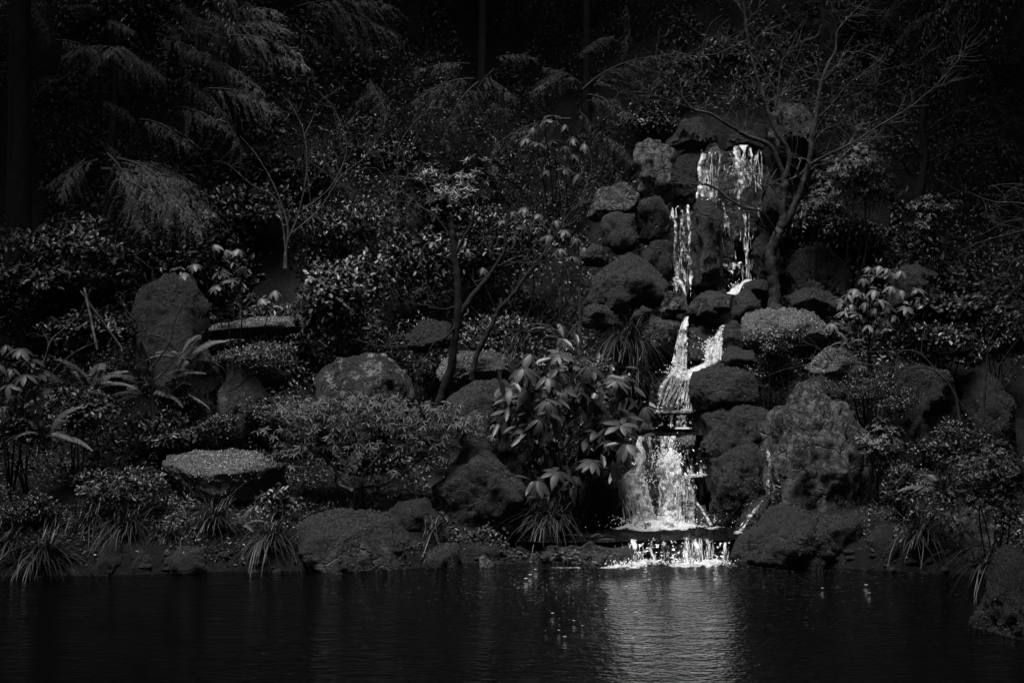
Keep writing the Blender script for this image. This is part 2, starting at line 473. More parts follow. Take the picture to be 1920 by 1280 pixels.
def rock_data(poly, y, depth, mat, seed, amp=1.0, flat_top=None, sharp=70, ground=True, facets=6, front_z=.15, grooves=0.0):
    r = rng_(seed)
    w = np.array([at(px, py, y) for px, py in poly])
    p2 = [(a[0], a[2]) for a in w]
    if ground:
        c0 = np.mean(p2, 0); zl = min(q[1] for q in p2)
        gz = float(ground_z(np.array([c0[0]]), np.array([y]))[0])
        gz = min(gz, float(ground_z(np.array([c0[0]]), np.array([y - depth]))[0]))
        if 0 < zl - gz < .7:
            lo = sorted(p2, key=lambda q: q[1])[:2]
            p2 += [(q[0], gz - .12) for q in lo]
    h = hull2(p2)
    c = h.mean(0)
    hw = np.ptp(h[:, 0]) / 2; hh = np.ptp(h[:, 1]) / 2
    S = np.array([hw, depth, hh])
    planes = []
    for k in range(len(h)):
        a, b = h[k], h[(k + 1) % len(h)]
        e = b - a; ln = np.hypot(*e)
        if ln < 1e-6: continue
        n = np.array([e[1], -e[0]]) / ln
        d = n @ (a - c)
        for sgn in (-1, 1):
            al = r.uniform(.1, .55)
            if n[1] > .75 and flat_top is not None and sgn < 0: al = flat_top
            planes.append((np.array([n[0] * math.cos(al), sgn * math.sin(al), n[1] * math.cos(al)]), d * math.cos(al)))
    for sgn in (-1, 1):
        for k in range(3):
            n = unit(np.array([r.normal(0, .35), sgn, r.normal(front_z, .3 if facets else .1)]))
            planes.append((n, depth * r.uniform(.8, 1.02)))
    for k in range(facets):                             # broken facets
        n = rand_dir(r); n[1] = -abs(n[1]) if k < 6 else n[1]
        sup = float(np.max(h @ np.array([n[0], n[2]]) - c @ np.array([n[0], n[2]])))
        sup = math.hypot(sup, depth * n[1] * .9)
        planes.append((n, sup * r.uniform(.74, .93)))
    V, Fc = ICO[5 if max(hw, hh) > .3 else 4]
    inv = np.zeros(len(V))
    for n, d in planes:
        q = np.maximum((V * S) @ n / d, 1e-4)
        inv += q ** sharp
    t = inv ** (-1.0 / sharp) * 1.03
    pos = V * S * t[:, None]
    size = min(hw, hh, depth * 1.3)
    wp = pos + np.array([c[0], y, c[1]])
    nrm = unit(V / S)
    dsp = fbm(wp * (1.3 / size) * .7, 3, seed) * .075 * size + fbm(wp * 5, 5, seed + 9, .6) * .034 * amp
    if mat.name != 'mossy_stone': amp = amp * 1.5
    rid2 = 1 - np.abs(vnoise(wp * np.array([5.5, 5.5, 2.6]) + seed, seed + 31)) * 2
    dsp -= np.clip(rid2 - .82, 0, 1) * .06 * amp
    rid = 1 - np.abs(vnoise(wp * np.array([2.2, 2.2, 3.5]) + seed, seed + 3)) * 2
    dsp -= np.clip(rid - .84, 0, 1) * .20 * size * amp * .6
    # fracture ledges: stepped relief, and upright grooves on standing stones and slabs
    q1 = fbm(wp * np.array([1.6, 1.6, 2.4]) / max(size, .25) * .9 + seed * 1.7, 2, seed + 50) * 2.6
    st = np.floor(q1) + smooth(.38, .62, q1 - np.floor(q1))
    dsp += (st - q1) * (.085 if mat.name != 'mossy_stone' else .055) * size + st * .018 * size
    if grooves:
        g = fbm(wp * np.array([5.0, 5.0, .9]) + seed, 3, seed + 60)
        dsp += (np.abs(g) - .35) * .13 * grooves
    pos = pos + nrm * dsp[:, None]
    return pos, Fc, np.array([c[0], y, c[1]])

MOSSY = {'moss_rock': (.72, 'moss'), 'moss_rock_pale': (1.1, 'moss_pale'), 'rock': (.35, 'moss'), 'flaky_rock': (.3, 'moss'), 'lichen_rock': (.25, 'moss'), 'dark_rock': (.45, 'moss')}
def moss_tufts(o, pos, Fc, mat, seed, c):
    """Cushions of tiny moss leaves on the stone, thick on top and patchy on the sides."""
    if mat not in MOSSY: return
    dens, mm = MOSSY[mat]
    r = rng_(seed + 5000)
    A, B, C = pos[Fc[:, 0]], pos[Fc[:, 1]], pos[Fc[:, 2]]
    cr = np.cross(B - A, C - A); ar = np.linalg.norm(cr, axis=1) / 2; nn = cr / np.maximum(2 * ar, 1e-9)[:, None]
    ctr = (A + B + C) / 3
    patch = fbm((ctr + c) * 3.2, 3, seed + 77)
    w = ar * np.clip(.05 + .75 * nn[:, 2] + 1.0 * patch + (dens - .8), 0, 1.2) * (nn[:, 1] < .5)
    if w.sum() <= 0: return
    n = int(min(5200, w.sum() * 3600))
    if n < 30: return
    f = r.choice(len(Fc), n, p=w / w.sum()); u = r.random((n, 2)); fl = u.sum(1) > 1; u[fl] = 1 - u[fl]
    P = A[f] + (B[f] - A[f]) * u[:, :1] + (C[f] - A[f]) * u[:, 1:]
    s = r.uniform(.010, .026, n); mb = MB()
    ax = unit(nn[f] * r.uniform(.2, 1.1, (n, 1)) + unit(r.normal(size=(n, 3))) * .9 + np.array([0, 0, -.1]))
    leaves(mb, P - nn[f] * .003, ax, unit(nn[f] + np.array([0, 0, .5]) + .5 * unit(r.normal(size=(n, 3)))), s, s * .5, np.clip(r.random(n) * .8 + .2 * patch[f], 0, 1))
    m = mb.build('moss', M[mm], o, smooth_shade=False); m['kind'] = 'stuff'

def rock(name, label, poly, y, depth, mat, seed, amp=1.0, flat_top=None, sharp=70, group=None, ground=True, facets=6, front_z=.15, grooves=0.0):
    pos, Fc, c = rock_data(poly, y, depth, M[mat], seed, amp, flat_top, sharp, ground, facets, front_z, grooves)
    o = obj(name, mesh_data(name, pos, Fc, M[mat]))
    o.location = c
    moss_tufts(o, pos, Fc, mat, seed, c)
    return tag(o, label, 'rock', group)

# -- the upper falls
rock('rock_slab', 'dark wet rock face behind the tall upper falls', [(1250, 300), (1305, 281), (1432, 281), (1440, 400), (1430, 560), (1300, 560), (1250, 550)], 19.95, .42, 'wet_rock', 11, 1.2, sharp=90, grooves=.6)
rock('standing_stone', 'upright pointed rock with pale lichen tip beside the upper falls', [(1190, 290), (1218, 258), (1240, 264), (1264, 282), (1266, 375), (1230, 392), (1198, 372)], 19.3, .3, 'lichen_rock', 12, sharp=140, grooves=.4)
rock('boulder', 'grey cap boulder on the rim above the dark cleft', [(1248, 266), (1284, 223), (1314, 222), (1346, 268), (1322, 284), (1252, 282)], 19.95, .3, 'rock', 13)
rock('boulder', 'small rounded stone on the lip of the upper falls', [(1355, 274), (1370, 250), (1405, 246), (1432, 264), (1432, 284), (1358, 284)], 20.1, .22, 'rock', 14)
rock('boulder', 'dim boulder peeking behind the lip of the falls', [(1395, 250), (1418, 231), (1442, 240), (1446, 280), (1400, 280)], 20.5, .25, 'dark_rock', 15)
rock('boulder', 'big square grey boulder topping the falls behind the maple', [(1440, 216), (1464, 196), (1520, 193), (1532, 216), (1528, 290), (1450, 300)], 20.1, .4, 'lichen_rock', 16)
rock('boulder', 'sloping pale-topped rock below the upright pointed stone', [(1092, 405), (1130, 352), (1176, 338), (1197, 362), (1192, 410), (1115, 418)], 19.1, .35, 'lichen_rock', 17)
rock('boulder', 'mossy round rock between the pointed stone and narrow falls', [(1185, 392), (1205, 366), (1236, 368), (1256, 402), (1247, 455), (1195, 455)], 18.95, .3, 'moss_rock', 18)
rock('boulder', 'mossy blocky rock stacked under the sloping pale-topped rock', [(1130, 407), (1165, 393), (1190, 400), (1197, 465), (1150, 478), (1130, 452)], 18.8, .3, 'moss_rock', 19)
rock('boulder', 'dark low rock against the narrow falls', [(1200, 478), (1225, 450), (1258, 455), (1260, 540), (1210, 530)], 18.8, .3, 'dark_rock', 20)
rock('rock_slab', 'tall grey slab standing between the two upper streams', [(1296, 392), (1316, 369), (1342, 372), (1352, 420), (1356, 505), (1342, 556), (1300, 556), (1297, 460)], 19.15, .28, 'rock', 21, 1.0, grooves=.5)
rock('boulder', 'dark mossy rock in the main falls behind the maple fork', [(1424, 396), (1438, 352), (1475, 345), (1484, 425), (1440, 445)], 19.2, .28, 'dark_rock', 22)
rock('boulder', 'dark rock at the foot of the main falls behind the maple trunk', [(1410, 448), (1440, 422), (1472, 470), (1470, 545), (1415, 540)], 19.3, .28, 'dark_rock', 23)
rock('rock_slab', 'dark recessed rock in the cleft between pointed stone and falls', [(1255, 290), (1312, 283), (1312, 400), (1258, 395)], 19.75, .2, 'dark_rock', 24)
rock('boulder', 'dark wet ledge feeding the narrow falls', [(1252, 390), (1300, 376), (1302, 470), (1298, 570), (1258, 570)], 19.35, .25, 'wet_rock', 25, 1.5)
# -- boulders around the upper basin
rock('boulder', 'large domed mossy boulder left of the narrow falls foot', [(1112, 515), (1138, 482), (1176, 475), (1215, 490), (1264, 530), (1274, 570), (1220, 585), (1108, 585)], 18.45, .5, 'moss_rock', 26, sharp=26)
rock('boulder', 'small domed boulder in front of the large domed one', [(1102, 562), (1120, 520), (1150, 510), (1168, 526), (1166, 575), (1108, 578)], 17.95, .25, 'moss_rock', 27, sharp=26)
rock('stone', 'angular dark stone tucked under the small domed boulder', [(1134, 555), (1160, 535), (1182, 552), (1182, 585), (1134, 585)], 17.75, .18, 'dark_rock', 28)
rock('boulder', 'rounded mossy rock at the edge of the leafy bush', [(1088, 480), (1110, 457), (1135, 465), (1142, 500), (1092, 500)], 18.7, .25, 'moss_rock', 29)
rock('boulder', 'mossy hump above the drooping sedge clump', [(1088, 592), (1115, 563), (1150, 575), (1168, 612), (1092, 620)], 17.7, .3, 'moss_rock', 30)
rock('stone', 'small mossy cushion stone above the wet rock shelf', [(1187, 585), (1205, 572), (1223, 581), (1221, 600), (1189, 600)], 17.85, .15, 'moss_rock', 31)
rock('boulder', 'black wet boulder under the narrow falls', [(1238, 580), (1252, 552), (1284, 550), (1290, 585), (1262, 598), (1240, 598)], 18.0, .22, 'wet_rock', 32)
rock('boulder', 'wet flat boulder in the basin below the slab', [(1285, 590), (1303, 556), (1340, 548), (1372, 555), (1372, 580), (1340, 600), (1290, 605)], 18.15, .3, 'wet_rock', 33)
rock('stone', 'small round cobble lodged on the wet basin boulder', [(1306, 590), (1318, 570), (1340, 572), (1346, 590), (1325, 600)], 17.9, .15, 'dark_rock', 34)
rock('boulder', 'round dark boulder beside the white splash', [(1366, 596), (1376, 553), (1405, 547), (1424, 562), (1428, 592), (1390, 608)], 18.0, .25, 'moss_rock', 35, sharp=26)
rock('boulder', 'mossy loaf-shaped rock at the white splash by the maple', [(1383, 552), (1400, 528), (1440, 525), (1450, 542), (1442, 562), (1393, 560)], 18.5, .25, 'moss_rock', 36, sharp=26)
rock('boulder', 'low mossy mound right behind the maple trunk foot', [(1462, 552), (1500, 540), (1540, 542), (1570, 560), (1570, 590), (1466, 590)], 18.4, .35, 'moss_rock', 37)
rock('stone', 'mossy knob beyond the maple trunk foot', [(1500, 545), (1518, 523), (1538, 530), (1545, 552), (1505, 556)], 18.7, .2, 'moss_rock', 38)
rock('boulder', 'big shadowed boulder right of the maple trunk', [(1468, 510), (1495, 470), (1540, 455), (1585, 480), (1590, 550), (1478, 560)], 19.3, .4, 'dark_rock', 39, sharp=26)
rock('boulder', 'flat-topped shadowed boulder behind the pale rhododendron', [(1660, 505), (1720, 495), (1756, 518), (1756, 575), (1668, 585)], 18.5, .4, 'moss_rock', 40)
rock('boulder', 'broad pale-mossed boulder at the foot of the maple', [(1382, 628), (1398, 597), (1440, 580), (1520, 582), (1558, 602), (1550, 650), (1480, 672), (1398, 662)], 17.6, .5, 'moss_rock_pale', 41, flat_top=.35)
# -- middle cascade
rock('rock_slab', 'flat wet rock shelf left of the middle cascade', [(1185, 602), (1215, 593), (1292, 596), (1292, 650), (1255, 680), (1195, 660)], 18.0, .3, 'wet_rock', 42, 1.5)
rock('rock_slab', 'wet dark rock splitting the middle cascade', [(1284, 616), (1312, 608), (1348, 608), (1352, 650), (1330, 700), (1284, 700)], 18.05, .25, 'wet_rock', 43, 1.5)
rock('stone', 'narrow mossy stone edging the middle cascade', [(1355, 625), (1370, 600), (1388, 602), (1398, 655), (1364, 668)], 17.7, .2, 'moss_rock', 44)
rock('stone', 'low mossy stone below the broad pale-mossed boulder', [(1352, 668), (1372, 655), (1412, 656), (1430, 690), (1362, 700)], 17.4, .22, 'moss_rock', 45)
rock('rock_slab', 'wet rock apron under the fanning stream', [(1215, 775), (1235, 725), (1262, 695), (1300, 695), (1304, 780), (1215, 790)], 17.85, .3, 'wet_rock', 46, 1.6)
rock('boulder', 'smooth rounded boulder beside the fanning stream', [(1294, 725), (1306, 697), (1358, 680), (1402, 684), (1424, 722), (1416, 772), (1340, 784), (1297, 768)], 17.0, .42, 'moss_rock', 47, .7, sharp=26)
rock('rock_slab', 'rough mossy slab bridging below the smooth boulder', [(1318, 782), (1350, 762), (1440, 766), (1456, 802), (1402, 820), (1328, 812)], 16.75, .35, 'moss_rock', 48, 1.5)
rock('boulder', 'dark hollow-backed boulder right of the lower cascade', [(1328, 920), (1343, 852), (1384, 822), (1430, 835), (1442, 945), (1402, 1000), (1332, 985)], 16.45, .38, 'moss_rock', 49, grooves=.4)
rock('stone', 'mossy pillar stone at the edge of the lower cascade', [(1304, 802), (1318, 800), (1326, 850), (1322, 900), (1308, 900)], 16.85, .12, 'moss_rock', 50)
rock('rock_slab', 'dark wet step under the shelf of the lower cascade', [(1178, 819), (1320, 818), (1322, 900), (1182, 905)], 17.15, .35, 'wet_rock', 51, 1.2, .1)
rock('rock_slab', 'thin wet upper step crossing the stream', [(1200, 779), (1302, 779), (1316, 812), (1185, 812)], 17.68, .28, 'wet_rock', 52, 1.0, .1)
rock('stone', 'pale mossy wedge stone at the edge of the stream shelf', [(1180, 800), (1200, 783), (1222, 796), (1226, 806), (1180, 812)], 17.0, .18, 'moss_rock_pale', 53)
rock('stone', 'pale pointed hanging stone in the lower cascade', [(1266, 818), (1306, 816), (1302, 838), (1286, 852), (1272, 842)], 16.72, .1, 'moss_rock_pale', 54, ground=False)
# -- lower cascade
rock('boulder', 'wet round core boulder inside the lower cascade', [(1186, 905), (1235, 880), (1290, 888), (1308, 960), (1300, 1005), (1186, 1005)], 16.8, .38, 'wet_rock', 55, 1.6)
rock('stone', 'small wet rock beside the thin side trickle', [(1282, 990), (1296, 948), (1316, 942), (1338, 985), (1330, 1000)], 16.4, .16, 'wet_rock', 56)
rock('stone', 'dark stone breaking the foam below the cascade', [(1205, 992), (1216, 982), (1236, 981), (1245, 992), (1225, 998)], 16.05, .12, 'dark_rock', 57)
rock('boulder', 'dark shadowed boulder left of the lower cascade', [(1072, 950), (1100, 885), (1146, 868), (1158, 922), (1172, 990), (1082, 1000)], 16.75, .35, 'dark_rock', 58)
rock('rock_ledge', 'mossy curled ledge rock at the pond below the sedge', [(954, 1048), (970, 1022), (1040, 1017), (1180, 1017), (1190, 1040), (1188, 1085), (958, 1085)], 15.4, .34, 'wet_rock', 59, 1.0, .05, facets=0, grooves=.4)
rock('rock_ledge', 'dark wet ledge under the lowest falls', [(1172, 1016), (1280, 1015), (1375, 1017), (1382, 1080), (1170, 1080)], 15.6, .3, 'wet_rock', 60, 1.4, .1)
# -- right of the cascade
rock('standing_stone', 'big lichen-streaked standing stone right of the lower cascade', [(1440, 800), (1468, 755), (1535, 722), (1592, 762), (1622, 790), (1628, 905), (1602, 985), (1450, 985), (1436, 880)], 16.3, .5, 'lichen_rock', 61, 1.0, sharp=160, facets=10, grooves=1.0)
rock('boulder', 'dark arched rock just behind the standing stone', [(1468, 775), (1488, 722), (1540, 705), (1582, 730), (1575, 790)], 16.75, .35, 'dark_rock', 62)
rock('boulder', 'pale wedge rock among twigs above the standing stone', [(1508, 690), (1556, 650), (1580, 655), (1645, 700), (1620, 715), (1520, 715)], 17.2, .35, 'moss_rock_pale', 63)
rock('rock_slab', 'slanting shadowed slab behind the low bare branches', [(1655, 790), (1692, 702), (1750, 668), (1800, 700), (1795, 780), (1670, 810)], 16.9, .4, 'dark_rock', 64)
rock('boulder', 'dim leaning rock beside the bare sapling', [(1805, 720), (1848, 690), (1900, 745), (1905, 790), (1830, 805)], 17.2, .4, 'dark_rock', 65)
rock('boulder', 'round mossy rock top among leaves beside the bare sapling', [(1745, 635), (1775, 598), (1800, 598), (1830, 630), (1825, 665), (1755, 665)], 17.8, .35, 'moss_rock', 66)
rock('boulder', 'large mossy boulder at the pond right of the lowest falls', [(1362, 1070), (1398, 1004), (1440, 962), (1490, 952), (1606, 965), (1622, 1000), (1618, 1100), (1375, 1100)], 15.2, .55, 'moss_rock', 67, 1.4, .4)
rock('rock_slab', 'narrow leaning slab between the standing stone and foam', [(1384, 1000), (1408, 945), (1438, 926), (1447, 962), (1405, 1010)], 15.85, .2, 'moss_rock', 68)
rock('boulder', 'low dark boulder at the waterline beyond the large mossy one', [(1618, 1010), (1655, 986), (1692, 1000), (1700, 1085), (1620, 1090)], 15.05, .35, 'dark_rock', 69)
rock('boulder', 'mossy leaning rock with a pale patch behind the arching sedge', [(1768, 1055), (1798, 965), (1845, 935), (1872, 1000), (1866, 1090), (1775, 1095)], 14.9, .4, 'lichen_rock', 70)
rock('boulder', 'near mossy boulder rising from the pond at the frame edge', [(1812, 1225), (1836, 1150), (1868, 1060), (1925, 1020), (2010, 1090), (2020, 1300), (1830, 1300)], 11.9, .7, 'moss_rock', 71, 1.6)
# -- left bank
rock('boulder', 'pyramid-shaped mossy boulder on the bank', [(814, 915), (876, 832), (904, 828), (972, 886), (992, 945), (985, 1010), (826, 1010)], 15.9, .45, 'moss_rock', 72, 1.0)
rock('boulder', 'square-topped dark boulder behind the glossy rhododendron', [(838, 745), (868, 713), (955, 709), (990, 730), (996, 810), (858, 845)], 16.75, .4, 'moss_rock', 73, 1.0, .3)
rock('rock_slab', 'sloping flat-topped slab behind the twin bare trunks', [(815, 708), (848, 662), (900, 652), (948, 664), (965, 705), (828, 738)], 17.35, .4, 'moss_rock_pale', 74, 1.0, .4)
rock('boulder', 'wide boulder with a flaking pale patch on its face', [(592, 700), (636, 672), (722, 665), (762, 690), (775, 748), (705, 785), (596, 775)], 17.2, .5, 'flaky_rock', 75, .9, .45, facets=3)
rock('stone', 'small mossy stone beyond the groundcover shrub', [(468, 695), (515, 681), (548, 700), (544, 728), (474, 728)], 17.5, .25, 'moss_rock', 76)
rock('boulder', 'shadowed rock under the branches beside the twin trunks', [(752, 640), (790, 597), (838, 606), (856, 650), (770, 662)], 18.0, .35, 'dark_rock', 77)
rock('rock_slab', 'long pale-mossed horizontal slab above the groundcover shrub', [(388, 616), (415, 602), (555, 590), (585, 602), (574, 624), (398, 636)], 18.2, .4, 'moss_rock_pale', 78, .7, .3, facets=0, ground=False)
rock('boulder', 'tall hunched boulder behind the fern', [(246, 600), (268, 528), (306, 512), (352, 520), (388, 562), (394, 655), (255, 665)], 18.1, .45, 'moss_rock', 79, 1.3)
rock('boulder', 'dark upright rock beside the fern', [(328, 662), (388, 655), (412, 692), (408, 765), (332, 780)], 17.3, .3, 'dark_rock', 80)
rock('boulder', 'broken grey rock beside a dark crevice on the bank', [(404, 770), (420, 692), (470, 690), (504, 742), (450, 785)], 17.1, .3, 'rock', 81)
rock('flat_stone', 'pale moss-topped table stone on the bank', [(303, 868), (316, 852), (400, 843), (482, 846), (534, 872), (522, 905), (500, 950), (345, 950), (318, 905)], 16.3, .62, 'moss_rock_pale', 82, .7, .26, facets=0, front_z=-.55)
rock('boulder', 'large boulder at the waterline below the twisted azalea', [(553, 992), (578, 964), (700, 952), (754, 966), (762, 1035), (790, 1055), (775, 1095), (562, 1095)], 15.1, .5, 'rock', 83, .7, .4)
rock('boulder', 'low mossy rock at the waterline between two sedge clumps', [(292, 1060), (328, 1022), (390, 1022), (406, 1065), (396, 1090), (298, 1090)], 14.75, .3, 'moss_rock', 84)
rock('boulder', 'dark waterline rock under the drooping sedge', [(164, 1040), (214, 1012), (238, 1040), (234, 1095), (164, 1095)], 14.6, .3, 'dark_rock', 85)
rock('stone', 'dark waterline rock wedged between two mossy ones', [(236, 1050), (262, 1022), (292, 1040), (296, 1092), (238, 1092)], 14.65, .22, 'dark_rock', 86)
rock('stone', 'low mossy stone on the shore beyond the large boulder', [(784, 1042), (818, 1018), (850, 1022), (862, 1050), (860, 1066), (788, 1066)], 15.0, .22, 'moss_rock', 87)
rock('stone', 'mossy shore stone beside the pyramid boulder', [(858, 1050), (880, 1022), (930, 1018), (948, 1050), (940, 1062), (862, 1062)], 15.3, .2, 'dark_rock', 88)
rock('stone', 'small pale pointed stone in the water by the ledge', [(896, 1048), (912, 1035), (926, 1048), (924, 1060), (898, 1060)], 14.95, .09, 'lichen_rock', 89)
rock('stone', 'half-sunk mossy rock on the slope behind the waterline boulder', [(722, 962), (752, 940), (800, 938), (830, 980), (800, 1010), (730, 1010)], 15.5, .3, 'dark_rock', 90)

# ------------------------------------------------------------------ falling water
def falling_mat(name, su=24.0, sv=3.6, seedoff=0.0):
    """White broken water: threads of foam, clear between them."""
    m, nt, p, out = new_mat(name)
    L = nt.links
    uv = N(nt, 'ShaderNodeUVMap'); info = N(nt, 'ShaderNodeObjectInfo')
    mp = N(nt, 'ShaderNodeMapping'); mp.inputs['Scale'].default_value = (su, sv, 1)
    L.new(uv.outputs[0], mp.inputs[0])
    cmb = N(nt, 'ShaderNodeCombineXYZ'); L.new(math_(nt, 'MULTIPLY', info.outputs['Random'], 91.0), cmb.inputs[2])
    L.new(cmb.outputs[0], mp.inputs['Location'])
    a = noise(nt, mp.outputs[0], 1.0, 4, .6, .6)
    mp2 = N(nt, 'ShaderNodeMapping'); mp2.inputs['Scale'].default_value = (su * 2.6, sv * 5, 1); L.new(uv.outputs[0], mp2.inputs[0]); L.new(cmb.outputs[0], mp2.inputs['Location'])
    b = noise(nt, mp2.outputs[0], 1.0, 4, .65, .4)
    d = N(nt, 'ShaderNodeAttribute', attribute_name='dens').outputs['Fac']
    s = math_(nt, 'ADD', math_(nt, 'ADD', math_(nt, 'MULTIPLY', a, .56), math_(nt, 'MULTIPLY', b, .44)), math_(nt, 'MULTIPLY', math_(nt, 'SUBTRACT', d, .5), .55))
    al = ramp(nt, s, [(0.47, 0.0), (0.54, .5), (0.63, .98)])
    L.new(ramp(nt, b, [(0.36, .5), (0.48, .85), (0.6, .95)]), p.inputs['Base Color'])
    p.inputs['Roughness'].default_value = .35
    L.new(bump(nt, s, .06, .9), p.inputs['Normal'])
    tl = N(nt, 'ShaderNodeBsdfTranslucent'); tl.inputs['Color'].default_value = (.95, .95, .95, 1)
    body = N(nt, 'ShaderNodeMixShader'); body.inputs[0].default_value = .3
    L.new(p.outputs[0], body.inputs[1]); L.new(tl.outputs[0], body.inputs[2])
    tr = N(nt, 'ShaderNodeBsdfTransparent')
    gl = N(nt, 'ShaderNodeBsdfGlossy', i_Roughness=.12); gl.inputs['Color'].default_value = (1, 1, 1, 1)
    film = N(nt, 'ShaderNodeMixShader'); film.inputs[0].default_value = .025
    L.new(tr.outputs[0], film.inputs[1]); L.new(gl.outputs[0], film.inputs[2])
    mx = N(nt, 'ShaderNodeMixShader'); L.new(math_(nt, 'MULTIPLY', al, ramp(nt, d, [(0.02, 0), (0.12, 1)])), mx.inputs[0])
    L.new(film.outputs[0], mx.inputs[1]); L.new(body.outputs[0], mx.inputs[2])
    L.new(mx.outputs[0], out.inputs['Surface'])
    return m
M['falls'] = falling_mat('falling_white_water')
M['churn'] = falling_mat('churning_white_water', 15.0, 6.0)
M['splash'] = falling_mat('splashing_white_water', 17.0, 12.0)
M['foam'] = falling_mat('floating_foam', 22.0, 40.0)

def sheet(name, label, left, right, dens, mat='falls', nu=40, nv=80, bulge=.03, seed=1, arch=.0):
    """A curved skin of water between two edges given from top to bottom."""
    Lp = spline(left, nv); Rp = spline(right, nv)
    u = np.linspace(0, 1, nu)
    P = Lp[:, None, :] * (1 - u[None, :, None]) + Rp[:, None, :] * u[None, :, None]
    px, py = P[..., 0].ravel(), P[..., 1].ravel()
    W = np.stack([(P[..., 0] - 960) / F_PX * P[..., 2], P[..., 2], EYE - (P[..., 1] - HORIZON) / F_PX * P[..., 2]], -1)
    flat = W.reshape(-1, 3).copy()
    n1 = fbm(flat * np.array([14, 14, 4]), 3, seed); n2 = fbm(flat * 30, 2, seed + 4)
    flat[:, 1] -= arch * np.tile(np.sin(np.pi * u), nv) + bulge * (n1 * .7 + n2 * .4)
    i = np.arange(nv - 1)[:, None] * nu + np.arange(nu - 1)[None, :]
    q = np.stack([i, i + 1, i + nu + 1, i + nu], -1).reshape(-1, 4)
    du = np.linalg.norm(np.diff(W, axis=1), axis=-1).cumsum(1); du = np.hstack([np.zeros((nv, 1)), du])
    dv = np.linalg.norm(np.diff(W, axis=0), axis=-1).cumsum(0); dv = np.vstack([np.zeros((1, nu)), dv])
    wid = float(du[:, -1].mean())
    uv = np.stack([np.broadcast_to(u * wid, (nv, nu)).ravel(), np.broadcast_to(dv.mean(1)[:, None], (nv, nu)).ravel()], -1) + seed * 3.1
    uu = np.broadcast_to(u, (nv, nu)).ravel(); vv = np.broadcast_to(np.linspace(0, 1, nv)[:, None], (nv, nu)).ravel()
    D = dens(px, py, uu, vv) * np.ones(len(flat))
    ew = min(.035 / max(wid, .02), .3)
    edge = smooth(0, ew, uu) * smooth(1, 1 - ew, uu) * (.4 + .6 * smooth(0, .04, vv))
    D = D - (1 - edge) * .55 * (1 + .8 * fbm(flat * 22, 2, seed + 8))
    o = obj(name, mesh_data(name, flat, q, M[mat], True, {'dens': D}, uv))
    return kind(o, 'structure', label)

def G(x, c, w): return np.exp(-((x - c) / w) ** 2)

# the tall upper falls
def d_upper(px, py, u, v):
    top = smooth(395, 330, py)
    d = .16 + .55 * G(px, 1315, 5) * smooth(385, 370, py) + .34 * G(px, 1332, 12) * top + .1 * G(px, 1348, 5) * top
    cx = 1391 + 6 * np.sin(py * .021) ; w = 5 + 12 * smooth(335, 290, py)
    d = d + .62 * G(px, cx, w) + .42 * G(px, 1410, 12) * smooth(365, 310, py) + .3 * G(px, 1424, 4) * smooth(395, 380, py)
    d = d - .22 * G(px, 1362, 9) + .18 * smooth(380, 400, py) * G(px, 1365, 14)
    return d
def streams(name, label, items, y_of, mat='falls', seed=1, nu=7, nv=70, jig=1.0):
    """Separate ragged streams and threads of one fall. items: (px_top, py_top, px_bottom, py_bottom, width_top, width_bottom, density), widths in photo pixels."""
    r = rng_(seed); Vs, Qs, Ds, Us, n0 = [], [], [], [], 0
    for k, (xa, ya, xb, yb, wa, wb, dn) in enumerate(items):
        v = np.linspace(0, 1, nv); u = np.linspace(0, 1, nu)
        py = ya + (yb - ya) * v
        wob = fbm(np.stack([py * .035 + k * 7, py * 0 + k, py * 0], -1), 3, seed + k) * jig * (2.2 + .25 * max(wa, wb)) * smooth(0, .2, v)
        cx = xa + (xb - xa) * v + wob
        w = (wa + (wb - wa) * v) * (1 + .45 * fbm(np.stack([py * .06, py * 0 + 3 * k, py * 0], -1), 3, seed + 40 + k)); w = np.maximum(w, .35)
        PX = cx[:, None] + (u[None] - .5) * w[:, None]; PY = np.broadcast_to(py[:, None], PX.shape); YY = np.broadcast_to(y_of(py)[:, None], PX.shape) - .035 * np.sin(np.pi * u)[None] - r.uniform(0, .05)
        W = np.stack([(PX - 960) / F_PX * YY, YY, EYE - (PY - HORIZON) / F_PX * YY], -1).reshape(-1, 3)
        W[:, 1] -= .02 * fbm(W * 18, 2, seed)
        i = np.arange(nv - 1)[:, None] * nu + np.arange(nu - 1)[None, :]
        Qs.append(np.stack([i, i + 1, i + nu + 1, i + nu], -1).reshape(-1, 4) + n0); n0 += len(W); Vs.append(W)
        dd = dn * .86 + .30 * fbm(np.stack([py * .05, py * 0 + 11 * k, py * 0], -1), 3, seed + 90) - .5 * smooth(.12, 0, v) * r.random() - .6 * smooth(.85, 1, v) * r.random()
        e = smooth(0, .3, u) * smooth(1, .7, u)
        Ds.append((dd[:, None] - (1 - e)[None] * (.35 if max(wa, wb) > 3 else .1)).ravel())
        Us.append(np.stack([(W[:, 0] + 3), (-W[:, 2] + 9)], -1))
    o = obj(name, mesh_data(name, np.concatenate(Vs), np.concatenate(Qs), M[mat], True, {'dens': np.concatenate(Ds)}, np.concatenate(Us)))
    return kind(o, 'structure', label)

def threads(r, n, x0, x1, y0, y1, lo=.5, hi=1.0, w=(.6, 2.2), lean=0.0, d=(.45, .8)):
    out = []
    for k in range(n):
        x = r.uniform(x0, x1); a = y0 + r.uniform(-4, 6); L = (y1 - y0) * r.uniform(lo, hi)
        st = r.random() * (1 - (L / (y1 - y0))) * (y1 - y0)
        out.append((x, a + st, x + lean * L + r.normal(0, 2), min(a + st + L, y1), r.uniform(*w), r.uniform(*w), r.uniform(*d)))
    return out

